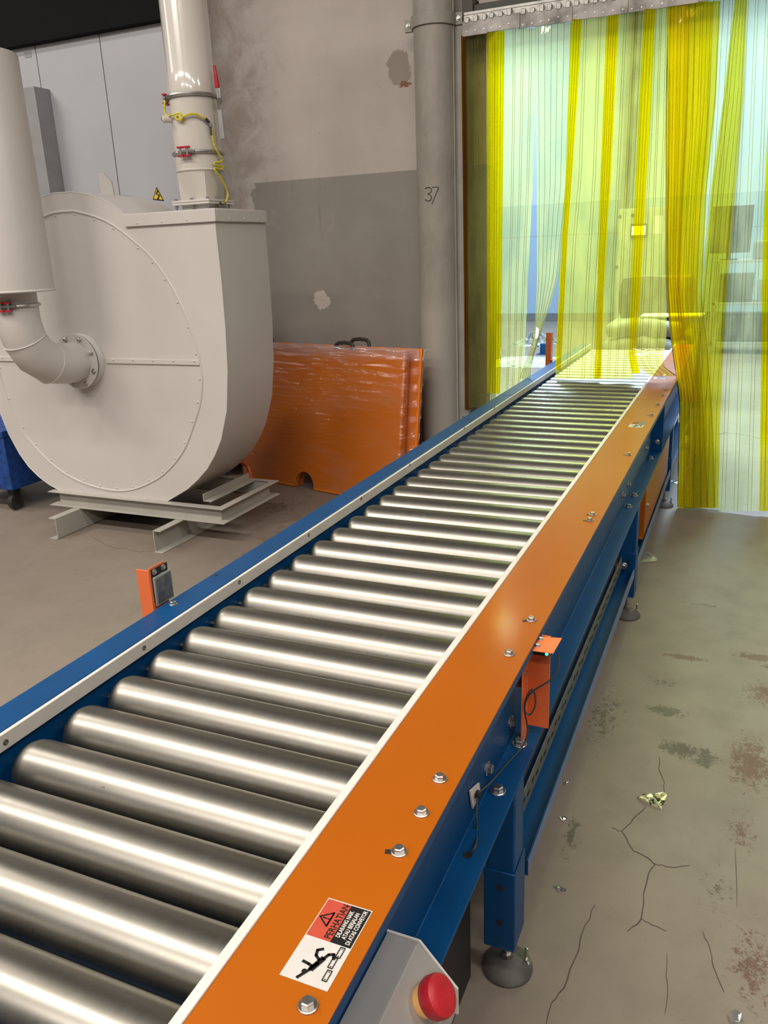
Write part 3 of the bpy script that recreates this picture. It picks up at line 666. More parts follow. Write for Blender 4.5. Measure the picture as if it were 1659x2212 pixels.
T = 72                                             # image row where strips leave the rail, at the left end; the rail climbs to the right
def top(px): return 80 - (px - 1006) * .144 - 4
# clear/pale strips; narrow deep-yellow ones added to imitate light through overlapping layers
strip([(top(1000), 996, 1009, .05), (600, 1002, 1014, .05), (885, 1004, 1017, .05)], 'pvc_edge', [], wave=0, n=14, cols=3)
strip([(top(1030), 1006, 1056, .02), (600, 1011, 1058, .02), (880, 1013, 1058, .02)], 'pvc_dirty_dim', [.08, .40, .52, .84, .93], wave=.004)
strip([(top(1070), 1052, 1090, -.014), (600, 1053, 1084, -.014), (850, 1052, 1080, -.014)], 'pvc_deep', [.45, .62, .80], 'pvc_rib_deep', wave=.002, n=14, cols=5)
strip([(top(1110), 1060, 1157.5, .012), (160, 1060, 1157, .012), (400, 1059, 1151, .012), (600, 1059, 1141, .012), (760, 1062, 1134, .012), (870, 1058, 1126, .012)], 'pvc_pale', pairs(.52, .70, .88, d=.022) + [.05, .28], wave=.006)
strip([(top(1195), 1156, 1240, 0), (400, 1159.5, 1228, 0), (520, 1160, 1214, 0), (600, 1160, 1206, 0), (660, 1158, 1188, -.02), (700, 1156, 1174, -.03), (735, 1150, 1163, -.05), (770, 1140, 1152, -.07), (790, 1130, 1148, -.09), (818, 1122, 1145, -.10)], 'pvc_pale', [.08, .25, .42, .58, .75, .92], wave=.008, n=44)
strip([(top(1245), 1234, 1257, -.014), (168, 1229, 1250, -.014), (379, 1222, 1236, -.014), (520, 1213, 1226, -.014), (800, 1199, 1212, -.014)], 'pvc_deep', [.3, .55, .8], 'pvc_rib_deep', wave=.001, n=16, cols=4)
strip([(top(1285), 1240, 1330, .008), (379, 1228, 1318, .008), (520, 1213, 1312, .008), (640, 1207, 1304, .008), (818, 1200, 1296, .0)], 'pvc_yellowish', pairs(.28, .62, .82, d=.028), wave=.005)
strip([(top(1322), 1311, 1337, -.014), (379, 1297, 1320, -.014), (548, 1292, 1308, -.014), (700, 1288, 1302, -.014), (818, 1283, 1299, -.014)], 'pvc_deep', [.2, .4, .6, .8], 'pvc_rib_deep', wave=.001, n=16, cols=4)
strip([(top(1365), 1326, 1412, .010), (379, 1310, 1394, .010), (548, 1302, 1384, .010), (700, 1296, 1376, .010), (818, 1290, 1368, -.01)], 'pvc_yellowish', pairs(.30, .52, .74, d=.028), wave=.005)
strip([(top(1403), 1392, 1416, -.014), (211, 1381, 1407, -.014), (485, 1369, 1391, -.014), (640, 1362, 1383, -.014), (780, 1357, 1374, -.014), (806, 1364, 1382, -.01)], 'pvc_deep', [.2, .45, .7], 'pvc_rib_deep', wave=.001, n=20, cols=4)
hrow = [(top(1430), 1404, 1452, .005), (295, 1392, 1446, .005), (485, 1382, 1440, .005), (620, 1374, 1440, .005), (720, 1366, 1440, .0), (760, 1365, 1436, -.02), (785, 1372, 1430, -.06), (800, 1386, 1440, -.10), (812, 1404, 1462, -.13)]
strip(hrow, 'pvc_yellowish', pairs(.25, .50, .78, d=.035), wave=.004, n=40)
# gathered group right of the conveyor
strip([(top(1465), 1442, 1490, -.005), (295, 1438, 1484, -.005), (485, 1438, 1474, -.01), (600, 1438, 1470, -.02), (680, 1443, 1478, -.03), (740, 1450, 1486, -.04), (800, 1459, 1500, -.05), (868, 1469, 1509, -.05)], 'pvc_amber', [.12, .3, .46, .62, .8], 'pvc_rib_deep', wave=.010, n=36)
strip([(top(1500), 1446, 1540, .03), (295, 1444, 1530, .03), (485, 1440, 1512, .03), (640, 1442, 1506, .03), (760, 1452, 1512, .03), (868, 1468, 1520, .03), (1000, 1464, 1526, .02), (1096, 1463, 1530, .0)], 'pvc_deep', EVEN, 'pvc_rib_deep', wave=.014, n=36)
strip([(top(1520), 1486, 1556, .012), (211, 1482, 1547, .012), (421, 1472, 1526, .012), (640, 1462, 1516, .012), (760, 1468, 1530, .012), (900, 1470, 1540, .012), (1098, 1466, 1546, -.01)], 'pvc_olive', EVEN, wave=.012, n=36)
strip([(top(1570), 1540, 1606, .05), (400, 1520, 1580, .05), (640, 1500, 1560, .05), (860, 1490, 1556, .05), (1095, 1478, 1556, .04)], 'pvc_clear', pairs(.3, .6), wave=.006)
strip([(top(1600), 1588, 1615, .025), (211, 1563, 1606, .025), (400, 1537, 1590, .025), (600, 1520, 1573, .025), (760, 1505, 1562, .02), (900, 1486, 1556, .02), (1096, 1470, 1552, .0)], 'pvc_olive', [.1, .28, .5, .7, .88], wave=.010, n=32)
strip([(top(1640), 1604, 1692, .0), (400, 1584, 1680, .0), (640, 1568, 1672, .0), (900, 1556, 1666, .0), (1104, 1548, 1662, -.02)], 'pvc_clear', pairs(.12, .36, .62, .86, d=.035), wave=.008, n=30)
strip([(top(1690), 1672, 1700, -.014), (500, 1648, 1690, -.014), (1104, 1640, 1682, -.014)], 'pvc_deep', [.3, .6], 'pvc_rib_deep', wave=.002, n=14, cols=4)
for k_ in range(5):
    a = 1686 + k_ * 88
    strip([(top(a + 45), a, a + 96, .006 * (k_ % 2)), (400, a - 8, a + 88, .0), (1110, a - 22, a + 76, -.01)], 'pvc_clear' if k_ % 2 else 'pvc_pale', pairs(.2, .5, .8), wave=.006, n=18)

# ================================================================== CENTRIFUGAL FAN
FY, FB = 3.93, 4.44
fan = thing('centrifugal_fan', (-3.6, 4.2, 0), 'large pale grey centrifugal fan with spiral housing on a welded steel base', 'fan')
OUT = [(-3.305, 1.944), (-2.706, 1.944), (-2.704, 1.60), (-2.708, 1.326), (-2.722, 1.073), (-2.755, .842), (-2.816, .664), (-2.87, .568), (-2.939, .476), (-3.02, .400), (-3.103, .336), (-3.282, .236), (-4.163, .236), (-4.26, .275), (-4.34, .322), (-4.42, .390), (-4.483, .476), (-4.55, .61), (-4.594, .757), (-4.64, .92), (-4.66, 1.1), (-4.66, 1.3), (-4.62, 1.48), (-4.54, 1.66), (-4.42, 1.82), (-4.27, 1.95), (-4.10, 2.035), (-3.944, 2.08), (-3.82, 2.098), (-3.682, 2.096), (-3.57, 2.075), (-3.476, 2.046), (-3.385, 2.003)]
MB().prism([(x, FY, z) for x, z in OUT], (0, .008, 0)).build('front_plate', 'fan_grey', fan)
inn = MB(); n_ = len(OUT)
inn.add([(x, FY + .004, z) for x, z in OUT] + [(x, FB, z) for x, z in OUT], [(i, n_ + i, n_ + (i + 1) % n_, (i + 1) % n_) for i in range(n_)])
inn.build('wrapper', 'fan_grey', fan, sharp=30)
MB().prism([(x, FB, z) for x, z in OUT], (0, .008, 0)).build('back_plate', 'fan_grey', fan)
edge = [Vector((x, FY + .002, z)) for x, z in OUT]
MB().tube(edge, .004, 6, closed=True).build('edge_seam', 'fan_grey', fan)
RING = [(-3.685, 1.991), (-3.54, 1.955), (-3.407, 1.899), (-3.242, 1.783), (-3.15, 1.70), (-3.073, 1.60), (-3.0, 1.47), (-2.946, 1.327), (-2.91, 1.17), (-2.902, 1.021), (-2.935, .88), (-2.994, .757), (-3.07, .62), (-3.159, .514), (-3.27, .42), (-3.391, .353), (-3.53, .30), (-3.67, .278), (-3.81, .285), (-3.949, .31), (-4.09, .36), (-4.215, .435), (-4.33, .54), (-4.419, .653), (-4.50, .85), (-4.53, 1.06), (-4.51, 1.28), (-4.45, 1.50), (-4.34, 1.70), (-4.18, 1.86), (-4.00, 1.95), (-3.84, 1.99)]
rs = sm([(x, FY, z) for x, z in RING + RING[:1]], 3)
MB().tube(rs, .007, 6).build('seam_ring', 'fan_grey', fan)
for i in range(0, len(RING)):
    x, z = RING[i]; d = Vector((-3.70 - x, 0, 1.13 - z)).normalized() * .018
    put(RIVET, 'rivet', (x + d.x, FY, z + d.z), fan, RNY, .95)
for x0, x1 in ((-3.60, -2.905), (-4.53, -3.98)):
    st = MB().box(x0, x1, FY - .010, FY, 1.105, 1.135).build('seam_strip', 'fan_grey', fan, bevel=.002)
    k_ = 5 if x0 > -4 else 4
    for j in range(k_): put(RIVET, 'rivet', (x0 + .06 + (x1 - x0 - .09) * j / (k_ - 1), FY - .010, 1.128), st, RNY, .95)
# outlet collar
MB().box(-3.315, -2.690, FY - .016, FY, 1.885, 1.952).box(-2.706, -2.690, FY, FB + .01, 1.885, 1.952).build('outlet_collar', 'fan_grey', fan, bevel=.003)
for x in (-3.22, -3.05, -2.88): put(RIVET, 'rivet', (x, FY - .016, 1.902), fan, RNY, .8)
for y in (4.05, 4.2, 4.35): put(RIVET, 'rivet', (-2.690, y, 1.902), fan, RX, .8)
MB().box(-3.31, -2.70, FY - .010, FB + .006, 1.946, 1.954).build('outlet_lid', 'fan_grey', fan, bevel=.002)
lp = [Yp(212, 374, 4.30), Yp(222, 373, 4.30), Yp(240, 392, 4.30), Yp(247, 425, 4.30), Yp(218, 425, 4.30)]
MB().prism(lp, (0, .012, 0)).build('lifting_lug', 'fan_grey', fan, bevel=.002)
# base: channel frame on two Z-section skids
def cch(x0, x1, y0, y1, side, name='frame_channel'):
    z0, z1, t, wd_ = .142, .240, .006, .055
    mb = MB()
    if side in 'fb':
        yo, s_ = (y0, 1) if side == 'f' else (y1, -1)
        a, b = sorted((yo, yo + s_ * wd_)); mb.box(x0, x1, a, b, z0, z0 + t); mb.box(x0 + .0, x1 - .0, a, b, z1 - t, z1)
        c_ = yo + s_ * (wd_ - t); mb.box(x0 + .05, x1 - .05, *sorted((c_, c_ + s_ * t)), z0, z1)
    else:
        xo, s_ = (x1, -1) if side == 'r' else (x0, 1)
        a, b = sorted((xo, xo + s_ * wd_)); mb.box(a, b, y0 + wd_, y1 - wd_, z0, z0 + t); mb.box(a, b, y0 + wd_, y1 - wd_, z1 - t, z1)
        c_ = xo + s_ * (wd_ - t); mb.box(*sorted((c_, c_ + s_ * t)), y0 + .05, y1 - .05, z0, z1)
    return mb.build(name, 'fan_base', fan, bevel=.0015)
for sd in 'fblr': cch(-4.235, -2.825, 3.885, 4.56, sd)
for x, s_ in ((-3.19, 1), (-3.975, -1)):
    MB().box(x - .003, x + .003, 3.665, 4.70, .004, .140).box(*sorted((x, x + s_ * .055)), 3.665, 4.70, .134, .1415).box(*sorted((x, x + s_ * .060)), 3.655, 4.72, 0, .006).build('skid', 'fan_base', fan, bevel=.0015)
MB().box(-3.04, -2.98, 3.99, 4.52, .240, .247).box(-3.04, -3.033, 3.99, 4.52, .247, .29).build('mounting_angle', 'fan_base', fan, bevel=.0015)
MB().box(-4.14, -3.29, 3.94, 4.43, .236, .25).build('base_pad', 'fan_base', fan)
# inlet collar
IX, IZ = -3.785, 1.120
MB().ring([(.166, .002), (.162, .02), (.158, .052)], (IX, FY, IZ), (0, -1, 0), 36).build('inlet_collar', 'fan_grey', fan, sharp=60)
# motor behind the housing
MB().cyl((-3.70, FB + .008, 1.12), (-3.70, FB + .45, 1.12), .16, n=24).build('motor', 'fan_base', fan, bevel=.01)
MB().box(-3.95, -3.45, FB + .008, FB + .50, .246, .96).build('motor_stand', 'fan_base', fan, bevel=.004)

def clamp(root, c, R, ang, z):
    """band clamp with over-centre latch; red tabs"""
    cl_ = MB().torus((c[0], c[1], z), (0, 0, 1), R, .010, 40, 8).build('band_clamp', 'steel', root)
    d = Vector((math.cos(ang), math.sin(ang), 0)); t_ = Vector((-d.y, d.x, 0)); p = Vector((c[0], c[1], z)) + d * (R + .012)
    MB().obox(p, t_ * .050, d * .008, Vector((0, 0, .007))).build('latch_bar', 'dark_steel', cl_, bevel=.002)
    for s_ in (-.032, .008):
        q = p + t_ * s_ + d * .006
        MB().cyl(q - Vector((0, 0, .022)), q + Vector((0, 0, .022)), .0065, n=10).build('latch_pin', 'steel', cl_)
        for zz in (-.022, .022): MB().obox(q + Vector((0, 0, zz)), t_ * .017, d * .011, Vector((0, 0, .005))).build('latch_tab', 'red_tab', cl_, bevel=.002)
    return cl_
# intake duct: wide vertical silencer, segmented elbow, bolted flange
du = thing('intake_duct', (IX, 3.476, 0), 'pale grey intake duct, wide cylinder above a segmented elbow bolted to the fan', 'duct')
fy = 3.872
fl1 = MB().ring([(.119, 0), (.168, 0), (.168, .012), (.119, .012)], (IX, fy, IZ), (0, -1, 0), 40, False).build('flange', 'duct_flat', du, bevel=.001)
MB().ring([(.125, 0), (.166, 0), (.166, .006), (.125, .006)], (IX, fy + .007, IZ), (0, -1, 0), 40, False).build('gasket', 'black_rubber', fl1)
for j in range(8):
    t_ = j * math.pi / 4 + .39
    put(BOLT, 'bolt', (IX + .146 * math.cos(t_), fy - .012, IZ + .146 * math.sin(t_)), fl1, RNY, 1.35)
PRD, BR = .120, .28
cz, cy_ = IZ + BR, 3.756
path = [Vector((IX, fy, IZ)), Vector((IX, cy_, IZ))]
for a in (22, 45, 68): path.append(Vector((IX, cy_ - BR * math.sin(math.radians(a)), cz - BR * math.cos(math.radians(a)))))
path += [Vector((IX, cy_ - BR, cz)), Vector((IX, cy_ - BR, 1.47))]
vs = []; nseg = 32
mb = MB()
for i, p in enumerate(path):
    a = path[max(i - 1, 0)]; b = path[min(i + 1, len(path) - 1)]
    d1 = (p - a).normalized() if i else (b - p).normalized(); d2 = (b - p).normalized() if i < len(path) - 1 else d1
    bis = (d1 + d2).normalized(); m_ = bis.cross(Vector((1, 0, 0))).normalized(); st_ = 1 / max(bis.dot(d1), .5)
    mb.v += [p + Vector((1, 0, 0)) * PRD * math.cos(2 * math.pi * j / nseg) + m_ * (PRD * st_ * math.sin(2 * math.pi * j / nseg)) for j in range(nseg)]
for i in range(len(path) - 1): mb.f += [(i * nseg + j, (i + 1) * nseg + j, (i + 1) * nseg + (j + 1) % nseg, i * nseg + (j + 1) % nseg) for j in range(nseg)]
ring_pts = [mb.v[i * nseg:(i + 1) * nseg] for i in range(len(path))]
el = mb.build('elbow', 'duct_flat', du, sharp=25)
for i in (2, 4): MB().tube(ring_pts[i], .0045, 6, closed=True).build('weld_seam', 'duct_flat', el)
VX, VY = IX, cy_ - BR
MB().cyl((VX, VY, 1.47), (VX, VY, 1.57), PRD, n=36).build('neck', 'duct_flat', du)
MB().ring([(.115, 0), (.224, 0), (.229, .006), (.221, .014), (.221, 1.18), (.216, 1.19), (.115, 1.19)], (VX, VY, 1.558), (0, 0, 1), 56, False).build('silencer', 'duct_flat', du, sharp=30)
MB().cyl((VX, VY, 2.68), (VX, VY, 3.6), PRD, n=36).build('riser', 'duct_flat', du)
clamp(du, (VX, VY), PRD + .004, math.radians(-62), 1.487)

# discharge duct: square flange, square-to-round piece, glossy pipe with clamps and damper lever
OX, OY, PRR = -2.952, 4.19, .133
dd = thing('discharge_duct', (OX, OY, 1.95), 'glossy cream discharge pipe with steel band clamps rising from the fan outlet', 'duct')
MB().box(OX - .088, OX + .088, OY - .088, OY + .088, 1.954, 1.992).build('outlet_neck', 'fan_grey', dd, bevel=.002)
for z in (1.990, 2.0035):
    f_ = MB().box(OX - .126, OX + .126, OY - .126, OY + .126, z, z + .0115).build('square_flange', 'fan_grey', dd, bevel=.0015)
for sx_ in (-1, 0, 1):
    for sy_ in (-1, 0, 1):
        if sx_ or sy_:
            x, y = OX + .109 * sx_, OY + .109 * sy_
            put(BOLT, 'bolt', (x, y, 2.015), f_, (0, 0, 0), 1.1)
            MB().ring([(.010, 0), (.010, .016), (.005, .016), (.005, .030)], (x, y, 1.990), (0, 0, -1), 6).build('nut', 'steel', f_)
mb = MB(); n_ = 32
def sqp(t):
    c_, s_ = math.cos(t), math.sin(t); k_ = 1 / max(abs(c_), abs(s_)); return c_ * k_, s_ * k_
b0 = [(OX + .088 * sqp(2 * math.pi * j / n_ + math.pi / 4)[0], OY + .088 * sqp(2 * math.pi * j / n_ + math.pi / 4)[1], 2.015) for j in range(n_)]
b1 = [(OX + PRR * math.cos(2 * math.pi * j / n_ + math.pi / 4), OY + PRR * math.sin(2 * math.pi * j / n_ + math.pi / 4), 2.168) for j in range(n_)]
mb.add(b0 + b1, [(j, (j + 1) % n_, n_ + (j + 1) % n_, n_ + j) for j in range(n_)]).build('transition', 'duct', dd, sharp=8)
MB().ring([(PRR, 0), (PRR + .006, .003), (PRR + .006, .008), (PRR, .011), (PRR, .095)], (OX, OY, 2.166), (0, 0, 1), 44, False).build('round_collar', 'duct', dd)
MB().cyl((OX, OY, 2.262), (OX, OY, 2.555), PRR - .002, n=44).build('damper_body', 'duct', dd)
MB().ring([(PRR - .001, 0), (PRR - .001, .115), (PRR - .004, .12), (PRR - .004, 1.1)], (OX, OY, 2.553), (0, 0, 1), 44, False).build('pipe', 'duct', dd)
a2 = math.radians(-80); a1 = math.radians(-160)
clamp(dd, (OX, OY), PRR + .006, a2, 2.263); clamp(dd, (OX, OY), PRR + .006, a1, 2.553)
ang = math.radians(-130); d = Vector((math.cos(ang), math.sin(ang), 0)); p = Vector((OX, OY, 2.44)) + d * PRR
MB().cyl(p - d * .02, p + d * .05, .019, n=16).build('test_port', 'duct', dd, bevel=.003)
MB().cyl(p + d * .05, p + d * .053, .011, n=6).build('port_plug', 'steel', dd)
YD = OY - .02
lv = MB().prism([Yp(470, 237, YD), Yp(478, 237, YD), Yp(485, 298, YD), Yp(476, 300, YD)], (0, .006, 0)).build('damper_plate', 'panel_grey', dd)
MB().prism([Yp(465, 190, YD), Yp(474, 190, YD), Yp(477, 212, YD), Yp(469, 214, YD)], (0, .006, 0)).build('lever_arm', 'steel', dd, bevel=.001)
MB().prism([Yp(459, 141, YD), Yp(463, 140, YD), Yp(472, 188, YD), Yp(464, 192, YD)], (0, .014, 0)).build('lever_grip', 'red_tab', dd, bevel=.003)
MB().cyl(Yp(474, 218, YD), Yp(474, 218, YD + .03), .016, n=14).build('lever_pivot', 'dark_steel', dd)
def cwrap(px, py, r):
    dr = ray(px, py); o = CAM - Vector((OX, OY, 0)); A = dr.x ** 2 + dr.y ** 2; B = 2 * (o.x * dr.x + o.y * dr.y); C = o.x ** 2 + o.y ** 2 - r * r
    disc = B * B - 4 * A * C
    return CAM + dr * ((-B - math.sqrt(disc)) / (2 * A)) if disc > 0 else CAM + dr * (-B / (2 * A))
w1 = [(356, 216), (356, 240), (362, 250), (374, 248), (388, 244), (392, 252), (384, 259), (379, 252), (388, 250), (390, 262), (396, 252), (412, 246), (428, 248), (444, 257), (452, 264)]
MB().tube(sm([cwrap(x, y, PRR + .018) for x, y in w1], 4), .006, 6).build('earth_wire', 'wire', dd)
w2 = [(457, 275), (459, 295), (464, 315), (474, 335), (480, 345), (476, 350), (463, 352), (468, 357), (483, 361), (478, 365), (463, 364), (472, 378), (486, 400), (492, 420), (488, 435), (478, 439)]
MB().tube(sm([cwrap(x, y, PRR + .022) for x, y in w2], 4), .006, 6).build('earth_wire', 'wire', dd)
for a, b in (((444, 256), (452, 265)), ((456, 275), (457, 292)), ((476, 440), (486, 437))):
    MB().tube([cwrap(*a, PRR + .019), cwrap(*b, PRR + .019)], .0085, 8).build('wire_sleeve', 'black_rubber', dd)
MB().cyl(cwrap(455, 270, PRR), cwrap(455, 270, PRR + .03), .010, n=8).build('earth_stud', 'steel', dd)

# ================================================================== SPRAY BOOTH behind the fan
BY, BT = 5.30, 3.275
bo = thing('booth', (-6.2, BY, 0), 'pale grey panelled booth with a black fascia along its top, behind the fan', 'booth')
xs = [-8.1, -7.35, -6.60, -5.86, Yp(75, 100, BY).x, Yp(213, 72, BY).x, -3.80]
for a, b in zip(xs, xs[1:]):
    MB().box(a + .004, b - .004, BY, BY + .04, .05, BT).build('panel', 'panel', bo, bevel=.003)
MB().box(xs[0], -3.80, BY + .012, BY + .30, .0, BT).build('carcass', 'seam', bo)
MB().box(xs[0], -3.79, BY - .06, BY + .30, BT, 4.6).build('fascia', 'fascia', bo, bevel=.004)
q0, q1 = Yp(50, 190, BY - .15), Yp(76, 196, BY - .15)
MB().box(-6.1, q1.x, BY - .16, BY, 1.2, q0.z).build('side_box', 'panel_grey', bo, bevel=.004)
q0, q1 = Yp(52, 112, BY - .002), Yp(68, 123, BY - .002); MB().box(q0.x, q1.x, BY - .003, BY, q1.z, q0.z).build('data_plate', 'panel_grey', bo)
tri = [Yp(330, 431, BY - .003), Yp(354, 434, BY - .003), Yp(338, 404, BY - .003)]
c_ = sum(tri, Vector()) / 3
sg = MB().prism(tri, (0, .002, 0)).build('hazard_sign', 'sticker_black', bo, flat=True)
MB().prism([c_ + (p - c_) * .80 + Vector((0, -.001, 0)) for p in tri], (0, .001, 0)).build('hazard_field', 'sticker_yellow', sg, flat=True)
zz = [(341, 411), (338, 419), (344, 421), (341, 431)]
MB().tube([Yp(x, y, BY - .005) for x, y in zz], .006, 4).build('hazard_bolt', 'sticker_black', sg)

# ================================================================== WRAPPED GUARD PANELS against the wall
th_ = math.radians(-13.5); U_ = Vector((math.cos(th_), math.sin(th_), 0)); Nn = Vector((-U_.y, U_.x, 0))      # Nn points to the wall
ln = math.radians(8); V_ = Vector((0, 0, math.cos(ln))) + Nn * math.sin(ln); D_ = Nn * math.cos(ln) - Vector((0, 0, math.sin(ln)))
def guard(base, wd_, ht, dep, notch, label, handles):
    base = Vector(base)
    t_ = thing('guard_panel', base + U_ * wd_ / 2, label, 'panel', 'wrapped orange guard panels leaning on the wall')
    P = lambda a, b, c_=0.0: base + U_ * a + V_ * b + D_ * c_
    prof = [(0, 0), (notch - .10, 0)] + [(notch - .10 * math.cos(math.pi * i / 10), .125 * math.sin(math.pi * i / 10)) for i in range(11)] + [(notch + .10, 0), (wd_, 0), (wd_, ht), (0, ht)] if notch else [(0, 0), (wd_, 0), (wd_, ht), (0, ht)]
    MB().prism([P(a, b) for a, b in prof], D_ * dep).build('sheet', 'panel_orange', t_, bevel=.003)
    for hx in handles:
        pts = [P(hx - .085, ht, dep * .5), P(hx - .080, ht + .028, dep * .5), P(hx - .058, ht + .045, dep * .5), P(hx, ht + .050, dep * .5), P(hx + .058, ht + .045, dep * .5), P(hx + .080, ht + .028, dep * .5), P(hx + .085, ht, dep * .5)]
        MB().tube(pts, .014, 8).build('handle', 'black_rubber', t_)
    return t_, P
fr_b = Vector((-3.62, 5.305, .006))
g1, P1 = guard(fr_b, 1.545, 1.045, .055, .66, 'orange guard panel in clear film, front one of the leaning pair, notched at the bottom', (.10, .99))
g2_, P2 = guard(fr_b + D_ * .085 + U_ * .0, 1.62, 1.075, .025, .66, 'orange guard panel in clear film, rear one of the leaning pair, against the wall', (1.075, .12))
fm = MB(); rows = []
nu, nv = 64, 210
def film_pt(a, b):
    m1 = (.5 + .5 * math.sin(a * 4.1 + b * 6 + 1.0)) * (.5 + .5 * math.sin(b * 9 - a * 2.3)); m2 = (.5 + .5 * math.sin(a * 6.3 - b * 4 + 3)) ** 2
    bb = b + .05 * a * (1 if b > .5 else 1.6) + .012 * math.sin(a * 5)
    r1 = abs(math.sin(bb * 88 + 1.5 * math.sin(a * 3.3))); r2 = abs(math.sin(bb * 51 + 2.1 * math.sin(a * 2.1 + 1)))
    s_ = .0042 * m1 * (1 - r1) + .0055 * m2 * (1 - r2) + .0012 * math.sin(a * 23 + b * 37)
    return P1(a, b, -.006 - s_)
for i in range(nv + 1):
    b = .02 + 1.035 * i / nv
    rows.append([film_pt(-.01 + 1.562 * j / nu, b + .004 * math.sin(j * .7)) for j in range(nu + 1)])
for r in rows:                                    # around the right edge and back to the rear sheet
    last = r[-1]; pp = [last + U_ * .006 + D_ * .03, last + U_ * .045 + D_ * .085, last + U_ * .075 + D_ * .115]
    r += [q + D_ * .006 * math.sin(len(r) + q.z * 60) for q in pp]
over = [p + V_ * .012 + D_ * .02 for p in rows[-1]]; over2 = [p + V_ * .016 + D_ * .07 for p in rows[-1]]; over3 = [p + V_ * .018 + D_ * .12 for p in rows[-1]]
fm.grid(rows + [over, over2, over3]); fm.build('stretch_film', 'film', g1, sharp=80)
tl = [[P1(.55 + .05 * j, .055 - .012 * j + .01 * math.sin(j * 2), -.02 - .02 * j) for j in range(8)], [P1(.55 + .05 * j, .02 - .001 * j, -.03 - .025 * j) for j in range(8)]]
for r in tl:
    for p in r: p.z = max(p.z, .004)
MB().grid(tl).build('film_tail', 'film', g1, sharp=80)
# orange hose end beside the fan base
hs = [Yp(505, 985, 4.84), Yp(518, 997, 4.83), Yp(530, 1003, 4.82), Yp(538, 1016, 4.80)]
ho = tag(MB().tube(sm(hs + [Vector((hs[-1].x + .03, 4.80, .02)), Vector((hs[-1].x - .05, 4.90, .016))], 5), .015, 8).build('air_hose', 'bracket_orange', None), 'short orange hose on the floor behind the fan base', 'hose')

# ================================================================== BLUE CART at the left
ct = thing('blue_cart', (-5.0, 4.2, 0), 'blue box cart on black castors standing left of the fan', 'cart')
MB().box(-5.35, -4.72, 4.02, 4.60, .165, .585).build('body', 'cart_blue', ct, bevel=.008)
MB().box(-5.36, -4.71, 4.01, 4.61, .555, .60).build('rim', 'cart_blue', ct, bevel=.004)
for x in (-5.28, -4.79):
    for y in (4.09, 4.53):
        w_ = MB().cyl((x - .018, y, .06), (x + .018, y, .06), .06, n=20).build('castor', 'black_rubber', ct, bevel=.004)
        MB().box(x - .028, x + .028, y - .03, y + .03, .118, .166).box(x - .026, x - .020, y - .02, y + .02, .05, .12).box(x + .020, x + .026, y - .02, y + .02, .05, .12).build('castor_fork', 'black', w_)

# ================================================================== FOIL SCRAPS on the floor
def scrap(px, name, mat, label, lift=.006, group=None):
    pts = [Zp(x, y, 0) for x, y in px]; c_ = sum(pts, Vector()) / len(pts); mb = MB(); n_ = len(pts)
    ring0 = [Vector((p.x, p.y, .0015 + random.uniform(0, lift))) for p in pts]
    mid = [c_ + (p - c_) * .55 + Vector((0, 0, random.uniform(.002, lift * 1.6))) for p in pts]
    top_ = Vector((c_.x, c_.y, lift))
    vs = ring0 + mid + [top_]; fs = [(i, (i + 1) % n_, n_ + (i + 1) % n_, n_ + i) for i in range(n_)] + [(n_ + i, n_ + (i + 1) % n_, 2 * n_) for i in range(n_)]
    lowv = [Vector((p.x, p.y, .0)) for p in ring0]
    vs += lowv; b_ = 2 * n_ + 1
    fs += [(b_ + i, b_ + (i + 1) % n_, (i + 1) % n_, i) for i in range(n_)] + [tuple(b_ + i for i in range(n_))[::-1]]
    o = mb.add(vs, fs).build(name, mat, None, flat=True); tag(o, label, 'scrap', group); return o
scrap([(1377, 1724), (1395, 1721), (1415, 1719), (1432, 1714), (1441, 1718), (1437, 1730), (1428, 1750), (1410, 1741), (1392, 1734)], 'foil_scrap', 'foil', 'crumpled triangle of yellow foil lying over the long crack in the floor', .012)
for px in ([(1217, 1692), (1229, 1687), (1232, 1690), (1221, 1696)], [(1208, 1766), (1216, 1763), (1227, 1771), (1217, 1776)], [(1195, 1916), (1206, 1914), (1224, 1923), (1222, 1930), (1208, 1927)]):
    scrap(px, 'foil_scrap', 'foil_silver', 'tiny silver foil sliver on the floor beside the conveyor legs', .004, 'silver foil slivers on the floor')
scrap([(1572, 2196), (1585, 2190), (1600, 2199), (1604, 2215), (1580, 2216)], 'foil_scrap', 'foil_silver', 'curled silver foil scrap on a red paint mark of the floor', .014)
scrap([(1372, 1200), (1398, 1192), (1420, 1207), (1418, 1213), (1376, 1218)], 'steel_bracket', 'galv', 'flat galvanised bracket lying on the floor beside the conveyor', .010)
scrap([(1447, 1038), (1462, 1034), (1470, 1040), (1462, 1045), (1449, 1044)], 'foil_scrap', 'foil_silver', 'bright silver foil sliver on the floor beside the curtain', .006)

